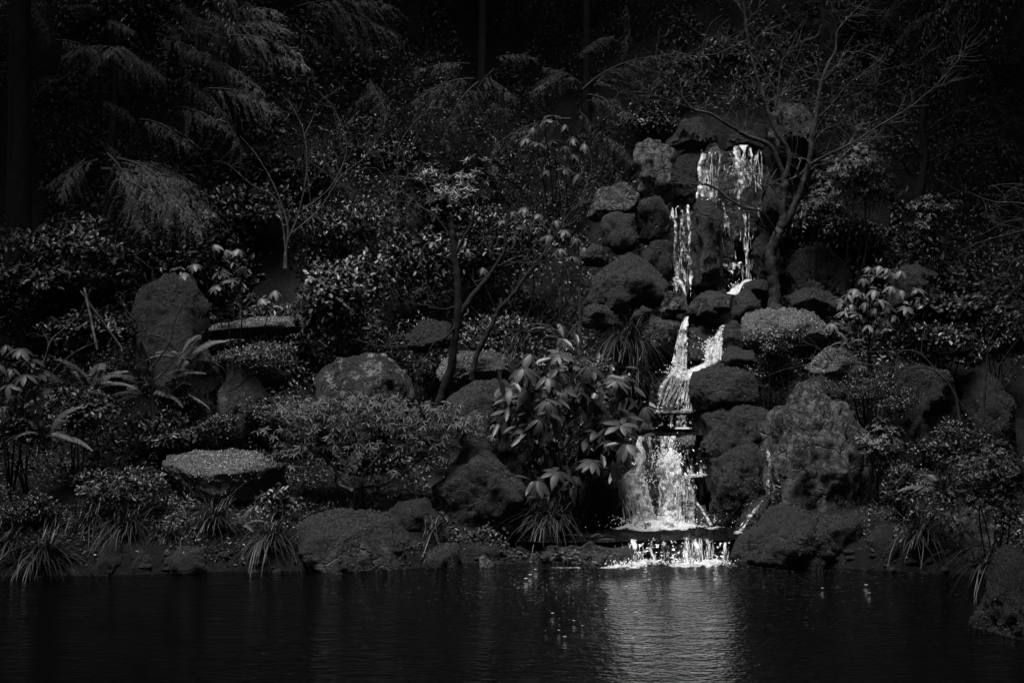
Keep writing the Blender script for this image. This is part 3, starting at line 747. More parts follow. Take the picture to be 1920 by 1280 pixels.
r_ = rng_(61)
yu = lambda py: np.interp(py, [268, 278, 300, 375, 550], [19.62, 19.5, 19.42, 19.36, 19.26])
streams('falling_water', 'tall upper falls dropping in threads over the dark rock face', [
    (1316, 280, 1314, 376, 8, 9, .86), (1313, 300, 1311, 372, 5, 6, .85), (1331, 284, 1330, 352, 7, 8, .52), (1341, 280, 1343, 340, 5, 7, .55), (1327, 320, 1329, 378, 10, 14, .46), (1350, 286, 1349, 335, 3, 4, .5),
    (1381, 274, 1388, 330, 14, 10, .92), (1394, 272, 1394, 350, 16, 11, .95), (1390, 325, 1392, 400, 12, 9, .86), (1393, 385, 1400, 475, 5, 5, .78), (1397, 400, 1403, 500, 3, 3, .7), (1400, 460, 1398, 548, 5, 6, .78), (1404, 470, 1402, 546, 3, 4, .7), (1408, 274, 1410, 330, 10, 8, .80), (1418, 282, 1419, 318, 8, 6, .6),
    (1426, 284, 1426, 330, 4, 4, .62), (1425, 370, 1424, 420, 3, 3, .5), (1362, 395, 1366, 470, 9, 10, .50), (1356, 380, 1360, 440, 6, 8, .48), (1366, 470, 1364, 548, 6, 5, .42), (1384, 410, 1382, 455, 6, 7, .40)]
    + threads(r_, 30, 1311, 1349, 284, 378, .25, .7) + threads(r_, 34, 1377, 1429, 276, 366, .3, .8, d=(.5, .85)) + threads(r_, 16, 1354, 1380, 385, 500, .12, .35, d=(.4, .6)) + threads(r_, 18, 1388, 1408, 380, 545, .12, .3, d=(.5, .8)) + threads(r_, 8, 1404, 1426, 372, 540, .12, .3, d=(.4, .55)) + threads(r_, 4, 1352, 1374, 284, 330, .2, .4, d=(.35, .45)), yu, seed=63)
sheet('falling_water', 'small white spill at the top of the dividing slab', [(1318, 364, 18.95), (1316, 372, 18.85), (1320, 378, 18.84)], [(1348, 366, 18.95), (1352, 374, 18.85), (1354, 386, 18.84)], lambda x, y, u, v: .55 - .4 * v, nu=16, nv=12, seed=5)
# narrow falls left of the slab
yn = lambda py: np.interp(py, [376, 388, 400, 460, 520, 558], [19.12, 19.03, 18.97, 18.93, 18.88, 18.75])
streams('falling_water', 'narrow falls left of the dividing slab', [(1261, 388, 1266, 470, 7, 6, .72), (1267, 460, 1270, 530, 8, 7, .6), (1268, 520, 1284, 556, 14, 6, .8), (1264, 520, 1270, 545, 8, 8, .9), (1290, 384, 1294, 440, 6, 6, .7), (1295, 430, 1292, 480, 7, 9, .62), (1290, 478, 1294, 558, 8, 5, .74), (1276, 388, 1280, 440, 10, 10, .52),
    (1280, 440, 1280, 475, 16, 16, .55), (1278, 500, 1282, 530, 12, 10, .5), (1272, 386, 1270, 410, 5, 4, .7), (1284, 386, 1284, 420, 5, 5, .6)] + threads(r_, 40, 1258, 1297, 388, 555, .12, .4, d=(.45, .8)), yn, seed=64)
sheet('stream_water', 'bright white slide at the foot of the upper falls', [(1398, 523, 19.0), (1382, 534, 18.8), (1360, 550, 18.5)], [(1413, 524, 19.0), (1400, 538, 18.75), (1382, 553, 18.45)], lambda x, y, u, v: .95, 'churn', 16, 30, seed=11)
sheet('stream_water', 'low white spray line at the rock face foot', [(1350, 492, 19.28), (1352, 515, 19.2)], [(1400, 490, 19.28), (1398, 520, 19.2)], lambda x, y, u, v: .34 + .1 * G(v, .3, .3), 'churn', 20, 12, seed=12)
# middle cascade
sheet('falling_water', 'small stream of the middle cascade beside the wet shelf', [(1282, 592, 17.92), (1278, 606, 17.7), (1268, 630, 17.6), (1264, 665, 17.55), (1252, 692, 17.45)], [(1294, 592, 17.92), (1291, 606, 17.7), (1290, 640, 17.6), (1289, 670, 17.55), (1288, 696, 17.45)],
      lambda x, y, u, v: .62 + .14 * np.sin(y * .2) + .15 * v, 'splash', 24, 60, seed=13)
sheet('falling_water', 'broad spill of the middle cascade', [(1350, 610, 17.78), (1338, 628, 17.72), (1322, 640, 17.7), (1313, 684, 17.6)], [(1361, 606, 17.78), (1358, 632, 17.72), (1357, 650, 17.68), (1350, 684, 17.6)],
      lambda x, y, u, v: .54 + .2 * G(u, .25, .15) + .22 * G(u, .62, .14), 'splash', 34, 50, seed=14)
sheet('stream_water', 'white water sliding between the middle and fanning streams', [(1318, 680, 17.58), (1290, 690, 17.5), (1258, 700, 17.4)], [(1354, 684, 17.5), (1312, 703, 17.42), (1284, 716, 17.36)], lambda x, y, u, v: .8, 'churn', 26, 40, seed=15)
def d_fan(px, py, u, v):
    return .36 + .46 * G(u, .08 + .1 * v, .14) * smooth(.9, .2, v) + .34 * smooth(.35, 0, v) + .16 * np.sin(u * 43) * v + .25 * smooth(.95, 1, v)
sheet('falling_water', 'fan of thin threads spreading over the wet apron', [(1262, 690, 17.44), (1242, 712, 17.36), (1226, 745, 17.3), (1221, 772, 17.28)], [(1292, 694, 17.44), (1288, 725, 17.36), (1284, 772, 17.28)], d_fan, 'falls', 40, 60, seed=16)
sheet('falling_water', 'bright channel down the side of the smooth boulder', [(1292, 698, 17.42), (1285, 735, 17.32), (1278, 773, 17.24)], [(1314, 698, 17.42), (1299, 724, 17.32), (1296, 773, 17.24)], lambda x, y, u, v: .66 + .12 * np.sin(y * .23) + .2 * smooth(.85, 1, v), 'churn', 18, 60, seed=17)
sheet('foam', 'thin white foam line on the upper step', [(1222, 768, 17.27), (1222, 774, 17.24)], [(1296, 768, 17.27), (1296, 774, 17.24)], lambda x, y, u, v: .55 + .3 * smooth(1270, 1290, x), 'foam', 40, 6, .004, seed=18)
sheet('falling_water', 'shallow trickle between the two stream steps', [(1228, 776, 17.24), (1222, 803, 17.18)], [(1300, 776, 17.24), (1302, 803, 17.18)], lambda x, y, u, v: .30 + .2 * G(x, 1280, 10) + .18 * G(x, 1258, 5), 'falls', 40, 20, seed=19)
sheet('foam', 'short foam line where the trickle meets the lower shelf', [(1262, 800, 17.16), (1262, 804, 17.12)], [(1296, 800, 17.16), (1296, 804, 17.12)], lambda x, y, u, v: .72, 'foam', 30, 5, .004, seed=20)
# lower cascade
def d_l1(px, py, u, v):
    return .30 + .40 * G(px, 1200, 8) + .30 * G(px, 1217, 4) * smooth(870, 840, py) + .25 * G(px, 1245, 7) + .22 * G(px, 1262, 5) + .5 * smooth(840, 880, py) * G(px, 1252, 16)
for k in range(2):
    sheet('falling_water', 'curtain of thin streams off the lower shelf', [(1180, 816, 16.72), (1181, 826, 16.66 - .05 * k), (1178, 860, 16.6 - .05 * k), (1180, 890, 16.5)], [(1272, 816, 16.72), (1272, 826, 16.66 - .05 * k), (1280, 860, 16.6 - .05 * k), (1300, 892, 16.5)], d_l1, seed=21 + k, nu=60, nv=60)
sheet('falling_water', 'white lobe of the lower cascade on the dark boulder side', [(1180, 880, 16.42), (1164, 896, 16.35), (1164, 915, 16.29), (1178, 942, 16.25), (1184, 988, 16.20)], [(1212, 880, 16.42), (1214, 905, 16.32), (1224, 940, 16.25), (1232, 988, 16.20)],
      lambda x, y, u, v: .88 + .14 * G(u, .4, .3) + .08 * np.sin(y * .11 + x * .1), 'splash', 44, 80, .09, seed=24)
sheet('falling_water', 'bright main plunge of the lower cascade', [(1238, 850, 16.37), (1228, 880, 16.31), (1240, 925, 16.27), (1238, 988, 16.20)], [(1270, 846, 16.37), (1280, 880, 16.31), (1274, 930, 16.27), (1288, 988, 16.20)],
      lambda x, y, u, v: 1.0 - .24 * smooth(.4, .8, v), 'splash', 44, 90, .09, seed=25)
sheet('falling_water', 'thin water film over the core boulder', [(1212, 895, 16.33), (1212, 940, 16.28), (1215, 988, 16.23)], [(1306, 892, 16.33), (1308, 940, 16.28), (1306, 988, 16.23)], lambda x, y, u, v: .48 + .25 * smooth(.5, 1, v) - .1 * G(u, .2, .1), 'splash', 50, 60, seed=26)
sheet('foam', 'white foam ridge on the step beside the plunge', [(1272, 890, 16.47), (1272, 897, 16.42)], [(1330, 886, 16.47), (1330, 892, 16.42)], lambda x, y, u, v: .62 - .1 * u, 'foam', 30, 5, .004, seed=27)
sheet('falling_water', 'weak dribbles right of the hanging stone', [(1276, 840, 16.58), (1284, 892, 16.5)], [(1328, 838, 16.62), (1330, 890, 16.5)], lambda x, y, u, v: .30 + .2 * smooth(.5, 1, v), 'falls', 30, 30, seed=28)
sheet('falling_water', 'thin side trickle down the small wet rock', [(1299, 906, 16.45), (1300, 935, 16.2), (1312, 955, 16.15), (1328, 984, 16.1)], [(1305, 906, 16.45), (1308, 935, 16.2), (1322, 955, 16.15), (1340, 984, 16.1)], lambda x, y, u, v: .35 + .3 * smooth(.3, .5, v), 'churn', 12, 60, seed=29)
sheet('falling_water', 'pale thread running down the edge of the standing stone', [(1434, 838, 15.98), (1436, 860, 15.95), (1434, 900, 15.95), (1438, 930, 15.9)], [(1442, 838, 15.98), (1448, 862, 15.95), (1445, 900, 15.95), (1446, 930, 15.9)], lambda x, y, u, v: .52, 'churn', 10, 50, seed=30)
sheet('falling_water', 'thin slide down the narrow leaning slab', [(1428, 932, 15.75), (1402, 962, 15.66), (1383, 992, 15.6)], [(1437, 934, 15.75), (1413, 968, 15.64), (1393, 995, 15.58)], lambda x, y, u, v: .45 + .2 * v, 'churn', 10, 50, seed=31)
# lowest falls into the pond
def d_low(px, py, u, v):
    d = .22 + .42 * G(px, 1188, 10) + .3 * G(px, 1225, 7) + .22 * G(px, 1245, 6) + .48 * G(px, 1286, 8) + .46 * G(px, 1305, 9) + .4 * G(px, 1326, 6) + .35 * G(px, 1360, 5)
    return d - .12 * G(px, 1265, 9) - .1 * G(px, 1345, 6)
sheet('falling_water', 'low curtain of falls spilling over the ledge into the pond', [(1168, 1006, 15.4), (1168, 1014, 15.27), (1172, 1035, 15.2), (1165, 1062, 15.1)], [(1370, 1006, 15.4), (1370, 1016, 15.27), (1368, 1036, 15.22), (1362, 1062, 15.1)], lambda x, y, u, v: d_low(x, y, u, v) * .8 - .3 * smooth(.12, 0, v), seed=32, nu=90, nv=40)

ym = lambda py: np.interp(py, [590, 606, 640, 690, 772], [17.9, 17.66, 17.56, 17.4, 17.2])
streams('falling_water', 'white threads lacing the middle cascade', threads(r_, 26, 1268, 1290, 604, 690, .2, .6, (.8, 2.6), -.12, (.55, .9)) + threads(r_, 34, 1326, 1356, 626, 684, .3, .9, (.8, 2.6), -.1, (.55, .9)) + threads(r_, 34, 1258, 1286, 696, 770, .4, .95, (.7, 1.8), -.42, (.55, .85)) + threads(r_, 26, 1284, 1306, 704, 772, .25, .8, (.8, 2.4), -.12, (.6, .95)), ym, seed=65)
yl = lambda py: np.interp(py, [814, 822, 860, 890, 985], [16.70, 16.58, 16.40, 16.26, 16.14])
streams('falling_water', 'white threads lacing the lower cascade', [(1200, 818, 1199, 884, 7, 12, .7), (1216, 818, 1214, 850, 4, 3, .66), (1244, 818, 1246, 862, 8, 18, .6), (1260, 818, 1256, 858, 5, 12, .55)] + threads(r_, 46, 1182, 1272, 820, 886, .25, .8, (.6, 1.8), 0, (.42, .72)) + [(1180, 888, 1186, 985, 22, 22, .8), (1196, 900, 1216, 985, 20, 22, .82), (1172, 892, 1192, 960, 12, 18, .8)] + threads(r_, 46, 1168, 1216, 892, 982, .2, .6, (1.0, 3.0), .2, (.6, .98))
    + threads(r_, 46, 1234, 1282, 850, 982, .15, .5, (1.0, 3.2), .04, (.55, .95)) + threads(r_, 24, 1276, 1306, 896, 960, .2, .7, (.6, 1.4), 0, (.42, .62)), yl, 'falls', 66)
yp = lambda py: np.interp(py, [1004, 1012, 1022, 1036, 1066], [15.36, 15.26, 15.19, 15.13, 15.03])
streams('falling_water', 'threads of the low falls breaking over the uneven ledge', [(1186, 1010, 1190, 1062, 12, 12, .62), (1224, 1012, 1226, 1056, 7, 7, .58), (1246, 1014, 1248, 1054, 5, 5, .5), (1284, 1010, 1286, 1062, 9, 9, .8), (1303, 1012, 1304, 1063, 11, 10, .74), (1324, 1013, 1326, 1062, 8, 7, .72), (1360, 1016, 1358, 1062, 5, 5, .6)]
    + threads(r_, 16, 1176, 1206, 1010, 1062, .4, 1.0, (.6, 2.0), 0, (.45, .75)) + threads(r_, 14, 1218, 1254, 1012, 1056, .3, .8, (.5, 1.4), 0, (.4, .6)) + threads(r_, 34, 1277, 1336, 1010, 1062, .5, 1.0, (.7, 2.4), 0, (.5, .85)) + threads(r_, 5, 1352, 1367, 1014, 1062, .5, 1.0, (.6, 1.8), 0, (.5, .75)) + threads(r_, 20, 1110, 1178, 1012, 1062, .3, .8, (.6, 1.4), .06, (.32, .52)), yp, seed=67)

def foam_patch(label, pts, z, dens, seed, mat='foam', h=.02):
    """Foam floating on still water, pts a ring of photo columns / distances."""
    ring = np.array([pxs(px, y) for px, y in pts])
    ring = spline(np.vstack([ring, ring[:1]]), 60)[:-1]
    c = ring.mean(0)
    rr = np.linspace(0.02, 1, 14)
    P = c + rr[:, None, None] * (ring - c)[None]
    v = np.concatenate([P.reshape(-1, 2), np.full((P.shape[0] * 59, 1), z)], 1)
    v[:, 2] += h * np.clip(fbm(v * np.array([9, 9, 1.]), 4, seed) + .3, 0, 1.2) * np.repeat(1 - rr ** 3, 59)
    i = np.arange(13)[:, None] * 59 + np.arange(59)[None, :]; j = np.arange(13)[:, None] * 59 + (np.arange(59)[None, :] + 1) % 59
    q = np.stack([i, j, j + 59, i + 59], -1).reshape(-1, 4)
    D = np.repeat(dens - .62 * rr ** 2, 59) + .35 * fbm(v * np.array([5, 9, 1.]), 3, seed + 2) - .3 * np.clip(np.repeat(rr, 59) - .8, 0, 1) / .2
    o = obj('foam', mesh_data('foam', v, q, M[mat], True, {'dens': D}, v[:, :2] * np.array([1, .55])))
    return kind(o, 'stuff', label)
foam_patch('white foam spread on the pool below the lower cascade', [(1128, 16.05), (1165, 16.35), (1230, 16.5), (1300, 16.48), (1350, 16.2), (1310, 15.95), (1250, 15.85), (1180, 15.82)], .212, .88, 3, h=.07)
foam_patch('small foam streak under the side trickle', [(1315, 16.15), (1345, 16.25), (1368, 16.1), (1330, 15.95)], .212, .6, 4, h=.02)
foam_patch('small foam streak under the narrow slab', [(1362, 15.8), (1392, 15.85), (1402, 15.66), (1375, 15.6)], .212, .6, 5, h=.02)
foam_patch('white foam on the pond under the wide curtain', [(1235, 14.95), (1300, 15.14), (1372, 15.1), (1392, 14.85), (1330, 14.62), (1262, 14.7)], .008, .8, 6, h=.05)
foam_patch('white foam on the pond under the bright thread', [(1112, 14.8), (1180, 15.08), (1250, 15.12), (1268, 14.95), (1205, 14.7), (1150, 14.62)], .008, .76, 7, h=.05)
foam_patch('sparse foam flecks drifting on the pool', [(1000, 15.6), (1100, 15.9), (1200, 15.8), (1210, 15.45), (1080, 15.4)], .208, .36, 8, h=.004)
foam_patch('sparse foam flecks along the mossy ledge', [(960, 14.85), (1060, 14.93), (1150, 14.9), (1150, 14.7), (1020, 14.7)], .007, .30, 9, h=.004)

# spray drops flung off the cascades
def drops():
    r = rng_(77); mb = MB()
    V, Fc = ICO[3]; V, Fc = np.array([[1, 0, 0], [-1, 0, 0], [0, 1, 0], [0, -1, 0], [0, 0, 1], [0, 0, -1.]]), np.array([[0, 2, 4], [2, 1, 4], [1, 3, 4], [3, 0, 4], [2, 0, 5], [1, 2, 5], [3, 1, 5], [0, 3, 5]])
    spots = [(1252, 868, 16.33, 26, 26, 420), (1195, 905, 16.33, 24, 20, 260), (1235, 980, 16.15, 70, 14, 420), (1235, 990, 15.95, 80, 8, 200), (1270, 700, 17.3, 30, 14, 140), (1385, 540, 18.5, 16, 10, 60), (1288, 770, 17.2, 10, 6, 40), (1264, 535, 18.7, 10, 12, 50),
             (1300, 1058, 14.95, 60, 8, 260), (1190, 1058, 14.95, 36, 8, 160), (1330, 660, 17.5, 24, 20, 90), (1390, 330, 19.25, 30, 30, 60)]
    for px, py, y, sx, sy, n in spots:
        for k in range(n):
            c = at(px + r.normal(0, sx * .6), py - abs(r.normal(0, sy * .6)), y - abs(r.normal(0, .06)))
            if c[2] < .01: continue
            mb.add(c + V * r.uniform(.0025, .007) * np.array([1, 1, r.uniform(1, 1.9)]), t=Fc)
    m, nt, p, out = new_mat('water_drop'); p.inputs['Base Color'].default_value = (.9, .9, .9, 1); p.inputs['Roughness'].default_value = .2
    kind(mb.build('water_spray', m), 'stuff', 'white spray drops thrown off the cascades')
drops()

# bubbles on the pond: the large ones singly, the specks together
def bubbles():
    r = rng_(5)
    m, nt, p, out = new_mat('bubble_film'); p.inputs['Base Color'].default_value = (.25, .25, .25, 1); p.inputs['Roughness'].default_value = .15
    th = np.linspace(0, 2 * math.pi, 10, endpoint=False)
    v = [(math.cos(t) * math.cos(e), math.sin(t) * math.cos(e), math.sin(e) * .25) for e in (0, .5, 1.0) for t in th] + [(0, 0, .25)]
    q = [(10 * k + i, 10 * k + (i + 1) % 10, 10 * k + 10 + (i + 1) % 10, 10 * k + 10 + i) for k in range(2) for i in range(10)]
    t3 = [(20 + i, 20 + (i + 1) % 10, 30) for i in range(10)]
    me = mesh_data('bubble', v, [np.array(q), np.array(t3)], m)
    big = [(1059, 1193, 5), (1186, 1196, 5), (1192, 1147, 5), (986, 1084, 5), (994, 1077, 4.5), (1004, 1067, 4), (1036, 1149, 4), (1048, 1181, 3.5), (1624, 1096, 4.5), (1174, 1099, 4), (1217, 1086, 4), (1136, 1142, 3.5), (1076, 1163, 3.5), (1092, 1172, 3), (1630, 1111, 3.5), (1542, 1102, 3.5)]
    for px, py, s in big:
        y = EYE * F_PX / (py - HORIZON)
        o = obj('bubble', me); o.location = at(px, py, y) + np.array([0, 0, .002]); s_ = s / F_PX * y * .8; o.scale = (s_, s_, s_)
        tag(o, 'pale round bubble floating on the dark pond before the falls', 'bubble', 'bubbles on the pond')
    mb = MB(); V = np.array(v)
    for k in range(80):
        px = r.choice([r.normal(1060, 60), r.normal(1060, 80), r.normal(1230, 100), r.normal(1100, 90)]); py = 1068 + abs(r.normal(0, 42))
        if px > 1800: continue
        y = EYE * F_PX / (py - HORIZON)
        mb.add(at(px, py, y) + np.array([0, 0, .002]) + V * r.uniform(.5, 1.4) / F_PX * y, np.array(q), np.array(t3))
    kind(mb.build('foam_bubbles', m), 'stuff', 'tiny foam specks drifting on the pond')
bubbles()

# ------------------------------------------------------------------ plants
def rand_dirs(r, n):
    return unit(r.normal(size=(n, 3)))

def shrub(name, label, px, py, rx, ry, y, mat, n, leaf, seed, whorl=1, narrow=.5, cat='shrub', group=None, lobes=14, stems=5, fill=.35, droop=.15, depth=.7):
    r = rng_(seed)
    c = at(px, py, y); R = np.array([rx / F_PX * y, rx / F_PX * y * depth, ry / F_PX * y])
    base = np.array([c[0], y + .1, float(ground_z(np.array([c[0]]), np.array([y + .1]))[0]) - .03])
    base[2] = min(base[2], c[2] - R[2] * .5)
    t = empty(name, base)
    tag(t, label, cat, group)
    lc = rand_dirs(r, lobes) * r.uniform(.25, .8, (lobes, 1)); lr = r.uniform(.28, .5, lobes)
    n = int(n * 1.5); k = n // whorl
    li = r.integers(0, lobes, k)
    d = rand_dirs(r, k); d[:, 2] = np.where(r.random(k) < .72, np.abs(d[:, 2]), d[:, 2])
    rad = np.where(r.random(k) < fill, r.uniform(.3, 1, k), r.uniform(.82, 1.08, k))
    p = lc[li] + d * (lr[li] * rad)[:, None]
    pos = c + p * R
    gz = ground_z(pos[:, 0], pos[:, 1]); pos[:, 2] = np.maximum(pos[:, 2], gz + .01)
    outw = unit(d + .5 * unit(p + 1e-6) + np.array([0, -.15, .35]))
    mb = MB()
    lobe_sh = r.uniform(-.18, .18, lobes)
    if whorl > 1:
        a = unit(np.cross(outw, np.array([.2, .3, .9]))); b = np.cross(outw, a)
        for w in range(whorl):
            th = 2 * math.pi * w / whorl + r.uniform(0, 1, k)
            rd = np.cos(th)[:, None] * a + np.sin(th)[:, None] * b
            ax = unit(rd + outw * r.uniform(-.1, .6, (k, 1)))
            leaves(mb, pos, ax, outw, leaf * r.uniform(.7, 1.2, k), leaf * narrow * r.uniform(.8, 1.15, k), np.clip(r.random(k) * .7 + .15 + lobe_sh[li], 0, 1), droop=droop)
    else:
        ax = unit(outw * .5 + rand_dirs(r, k) * .9 + np.array([0, 0, -.15]))
        leaves(mb, pos, ax, unit(outw + np.array([0, 0, .9]) + .45 * rand_dirs(r, k)), leaf * r.uniform(.6, 1.25, k), leaf * narrow * r.uniform(.75, 1.2, k), np.clip(r.random(k) * .8 + .1 + lobe_sh[li], 0, 1), droop=droop)
    mb.build('foliage', M[mat], t, base)
    for s in range(stems):
        q = lc[r.integers(0, lobes)] * R * .85 + c
        mid = (base + q) / 2 + r.normal(0, .06, 3)
        m2 = MB(); pts = spline([base + np.array([r.normal(0, .04), r.normal(0, .04), 0]), mid, q], 8)
        tube(m2, pts, np.linspace(.012, .004, 8), 5)
        m2.build('stem', M['bark_dark'], t, base)
    return t

# a broad leaf with a raised rib and a drooping tip, along +X
def broad_leaf(name, mat, wid=.30, drop=.22, fold=.18, seg=7):
    s = np.linspace(0, 1, seg)
    w = wid * np.power(np.sin(np.pi * np.clip(s ** .85, 0, 1)), .75) * .5; w[0] = .012; w[-1] = .0
    x = s - .1 * drop * s ** 2; z = .10 * np.sin(s * 2.2) * .4 - drop * s ** 2
    V = [];
    for i in range(seg):
        V += [(x[i], -w[i], z[i] - fold * w[i]), (x[i], -w[i] * .5, z[i] - .1 * fold * w[i]), (x[i], 0, z[i] - .012 if 0 < i < seg - 1 else z[i]), (x[i], w[i] * .5, z[i] - .1 * fold * w[i]), (x[i], w[i], z[i] - fold * w[i])]
    q = [(5 * i + j, 5 * i + 5 + j, 5 * i + 6 + j, 5 * i + 1 + j) for i in range(seg - 1) for j in range(4)]
    return mesh_data(name, V, np.array(q), mat)

def basis(axis, up, pos, s):
    axis = unit(axis); side = unit(np.cross(up, axis)); nz = np.cross(axis, side)
    m = np.eye(4); m[:3, 0] = axis * s; m[:3, 1] = side * s; m[:3, 2] = nz * s; m[:3, 3] = pos
    return Matrix(m.tolist())

def rhododendron(label, whorls, y, size, mat, seed, per=7, base_px=None, tilt=.35, spread=.25, stems=True, inner=0):
    r = rng_(seed)
    W = np.array([at(px, py, y + r.normal(0, spread * .6)) for px, py in whorls])
    c = W.mean(0)
    bx = c[0] if base_px is None else (base_px - 960) / F_PX * y
    base = np.array([bx, y + .15, float(ground_z(np.array([bx]), np.array([y + .15]))[0]) - .03])
    t = empty('rhododendron', base); tag(t, label, 'shrub')
    data = [broad_leaf('leaf', M[mat], w_, d_) for w_, d_ in ((.36, .30), (.40, .18), (.34, .42))]
    for k, p in enumerate(W):
        out = unit(np.array([r.normal(0, .25), -tilt + r.normal(0, .15), 1.0]))
        a = unit(np.cross(out, np.array([.3, .9, .1]))); b = np.cross(out, a)
        n = per + int(r.integers(-1, 2)); th0 = r.uniform(0, 6.28)
        dr = r.uniform(-.95, -.1)
        for i in range(n):
            th = th0 + 2 * math.pi * i / n + r.normal(0, .15)
            ax = unit(np.cos(th) * a + np.sin(th) * b + out * (dr + r.normal(0, .15)))
            o = obj('leaf', data[int(r.integers(0, 3))], t)
            o.matrix_local = basis(ax, out, p - base + ax * .012, size * r.uniform(.75, 1.15))
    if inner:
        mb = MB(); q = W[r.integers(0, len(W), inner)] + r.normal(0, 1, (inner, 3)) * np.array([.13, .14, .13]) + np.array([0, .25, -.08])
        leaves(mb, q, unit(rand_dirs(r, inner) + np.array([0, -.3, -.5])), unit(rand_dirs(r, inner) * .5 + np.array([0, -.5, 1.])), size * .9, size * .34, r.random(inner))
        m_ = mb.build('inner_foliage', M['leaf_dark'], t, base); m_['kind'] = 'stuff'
    if stems:
        for k in range(0, len(W), 3):
            q = W[k]; mid = (base + q) / 2 + np.array([r.normal(0, .08), .12, -.05])
            mb = MB(); tube(mb, spline([base, mid, q], 10), np.linspace(.016, .004, 10), 5)
            mb.build('stem', M['bark_dark'], t, base)
    return t

rhododendron('glossy big-leaved rhododendron left of the lower cascade',
    [(996, 662), (981, 689), (1050, 662), (1103, 685), (1051, 697), (1026, 707), (1170, 702), (1154, 712), (956, 726), (986, 734), (1056, 728), (1090, 717), (1026, 750), (1113, 746), (954, 766), (990, 768), (1208, 762), (1157, 772), (1087, 774), (1164, 795),
     (1043, 800), (1124, 803), (990, 802), (1100, 816), (1137, 823), (1174, 832), (1013, 833), (1032, 845), (1087, 843), (1127, 848), (1045, 882), (1067, 878), (1008, 899), (1112, 864), (1075, 752), (1130, 780), (1012, 785)], 15.95, .20, 'rhodo', 301, 8, 1070, .5, .35, inner=520)
rhododendron('pale rhododendron sprays above the long mossed slab',
    [(400, 458), (421, 468), (448, 466), (457, 498), (345, 510), (366, 494), (403, 536), (432, 524), (413, 508), (516, 543), (489, 558)], 17.7, .125, 'rhodo_pale', 302, 9, 430, .3, .1)
rhododendron('pale-leaved rhododendron right of the maple trunk',
    [(1632, 500), (1650, 497), (1665, 502), (1640, 517), (1668, 510), (1690, 506), (1620, 520), (1605, 540), (1590, 550), (1618, 548), (1640, 542), (1672, 535), (1582, 562), (1600, 570), (1625, 565), (1650, 560), (1690, 542), (1585, 582), (1612, 588), (1640, 580), (1665, 572),
     (1600, 610), (1628, 608), (1655, 600), (1720, 540), (1562, 605), (1680, 590), (1700, 575)], 17.0, .125, 'rhodo_pale', 303, 7, 1640, .35, .3)
rhododendron('rhododendron with lance leaves below the drooping hemlock',
    [(1020, 225), (1040, 217), (1060, 232), (1000, 238), (985, 258), (1010, 268), (1035, 262), (1060, 272), (1075, 258), (1095, 268), (990, 285), (1015, 295), (1045, 292), (1075, 288), (1085, 325), (1060, 315), (1025, 318), (1000, 310)], 20.2, .15, 'rhodo', 304, 7, 1035, .3, .3)
rhododendron('dark big-leaved rhododendron at the frame edge by the ferns',
    [(12, 645), (40, 652), (22, 690), (60, 672), (70, 692), (14, 720), (45, 700), (30, 740), (60, 730), (5, 760), (-8, 680)], 15.6, .17, 'rhodo', 305, 7, 10, .4, .2)
rhododendron('lance-leaved rhododendron behind the twin bare trunks',
    [(960, 395), (985, 388), (1010, 400), (940, 412), (1040, 412), (1060, 430), (1080, 445), (1095, 462), (1030, 440), (990, 430), (810, 452), (795, 482), (815, 500), (1075, 480), (1050, 465), (1100, 490), (960, 440), (925, 440), (880, 470), (905, 500)], 18.9, .14, 'rhodo', 306, 7, 960, .3, .35)

# -- shrubs and bushes
shrub('bush', 'broad bright-leaved bush beside the thin bare stems', 640, 545, 115, 105, 18.0, 'leaf_pale', 2600, .085, 401, narrow=.58, stems=6, lobes=18)
shrub('bush', 'dim broad-leaved bush over the bamboo tripod', 130, 480, 150, 70, 18.4, 'leaf_mid', 2600, .085, 402, narrow=.5)
shrub('bush', 'low dim bush hanging at the frame edge below the tall trunk', 45, 520, 90, 38, 17.9, 'leaf_mid', 1100, .08, 403, narrow=.5)
shrub('bush', 'small-leaved bush around the bamboo poles', 150, 615, 110, 45, 17.4, 'leaf_dark', 1200, .07, 404)
shrub('bush', 'glossy-leaved bush in front of the small ferns', 140, 770, 85, 55, 16.0, 'leaf_mid', 1700, .06, 405, narrow=.5)
shrub('bush', 'dark twiggy bush at the frame edge above the bank', 45, 810, 75, 60, 15.6, 'leaf_dark', 1500, .045, 406)
shrub('bush', 'leafy low bush behind the table stone', 300, 812, 95, 42, 16.7, 'leaf_mid', 2200, .055, 407, narrow=.5)
shrub('bush', 'trailing leafy bush in front of the table stone', 225, 920, 110, 42, 15.3, 'leaf_mid', 2800, .05, 408, narrow=.5)
shrub('bush', 'dense low bush above the drooping sedge at the frame edge', 55, 962, 85, 42, 14.95, 'leaf_dark', 2200, .04, 409, narrow=.5)
shrub('bush', 'leafy sprig by the upright dark rock', 330, 745, 35, 35, 16.8, 'leaf_mid', 420, .055, 410, stems=3)
shrub('bush', 'tiny-leaved mound shrub under the long mossed slab', 488, 672, 95, 34, 17.2, 'leaf_mid', 3600, .028, 411, narrow=.6, lobes=22)
shrub('bush', 'tiny-leaved mound shrub behind the twisted azalea', 545, 772, 85, 42, 17.0, 'leaf_mid', 3600, .026, 412, narrow=.6, lobes=22)
shrub('bush', 'tiny-leaved mound shrub beside the broken grey rock', 400, 800, 55, 35, 16.75, 'leaf_dark', 1800, .028, 413, narrow=.6)
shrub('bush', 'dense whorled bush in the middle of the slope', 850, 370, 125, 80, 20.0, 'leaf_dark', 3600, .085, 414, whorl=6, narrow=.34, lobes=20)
shrub('bush', 'dense small-leaved bush under the lance-leaved rhododendron', 930, 460, 130, 75, 19.3, 'leaf_dark', 2600, .07, 415, lobes=18)
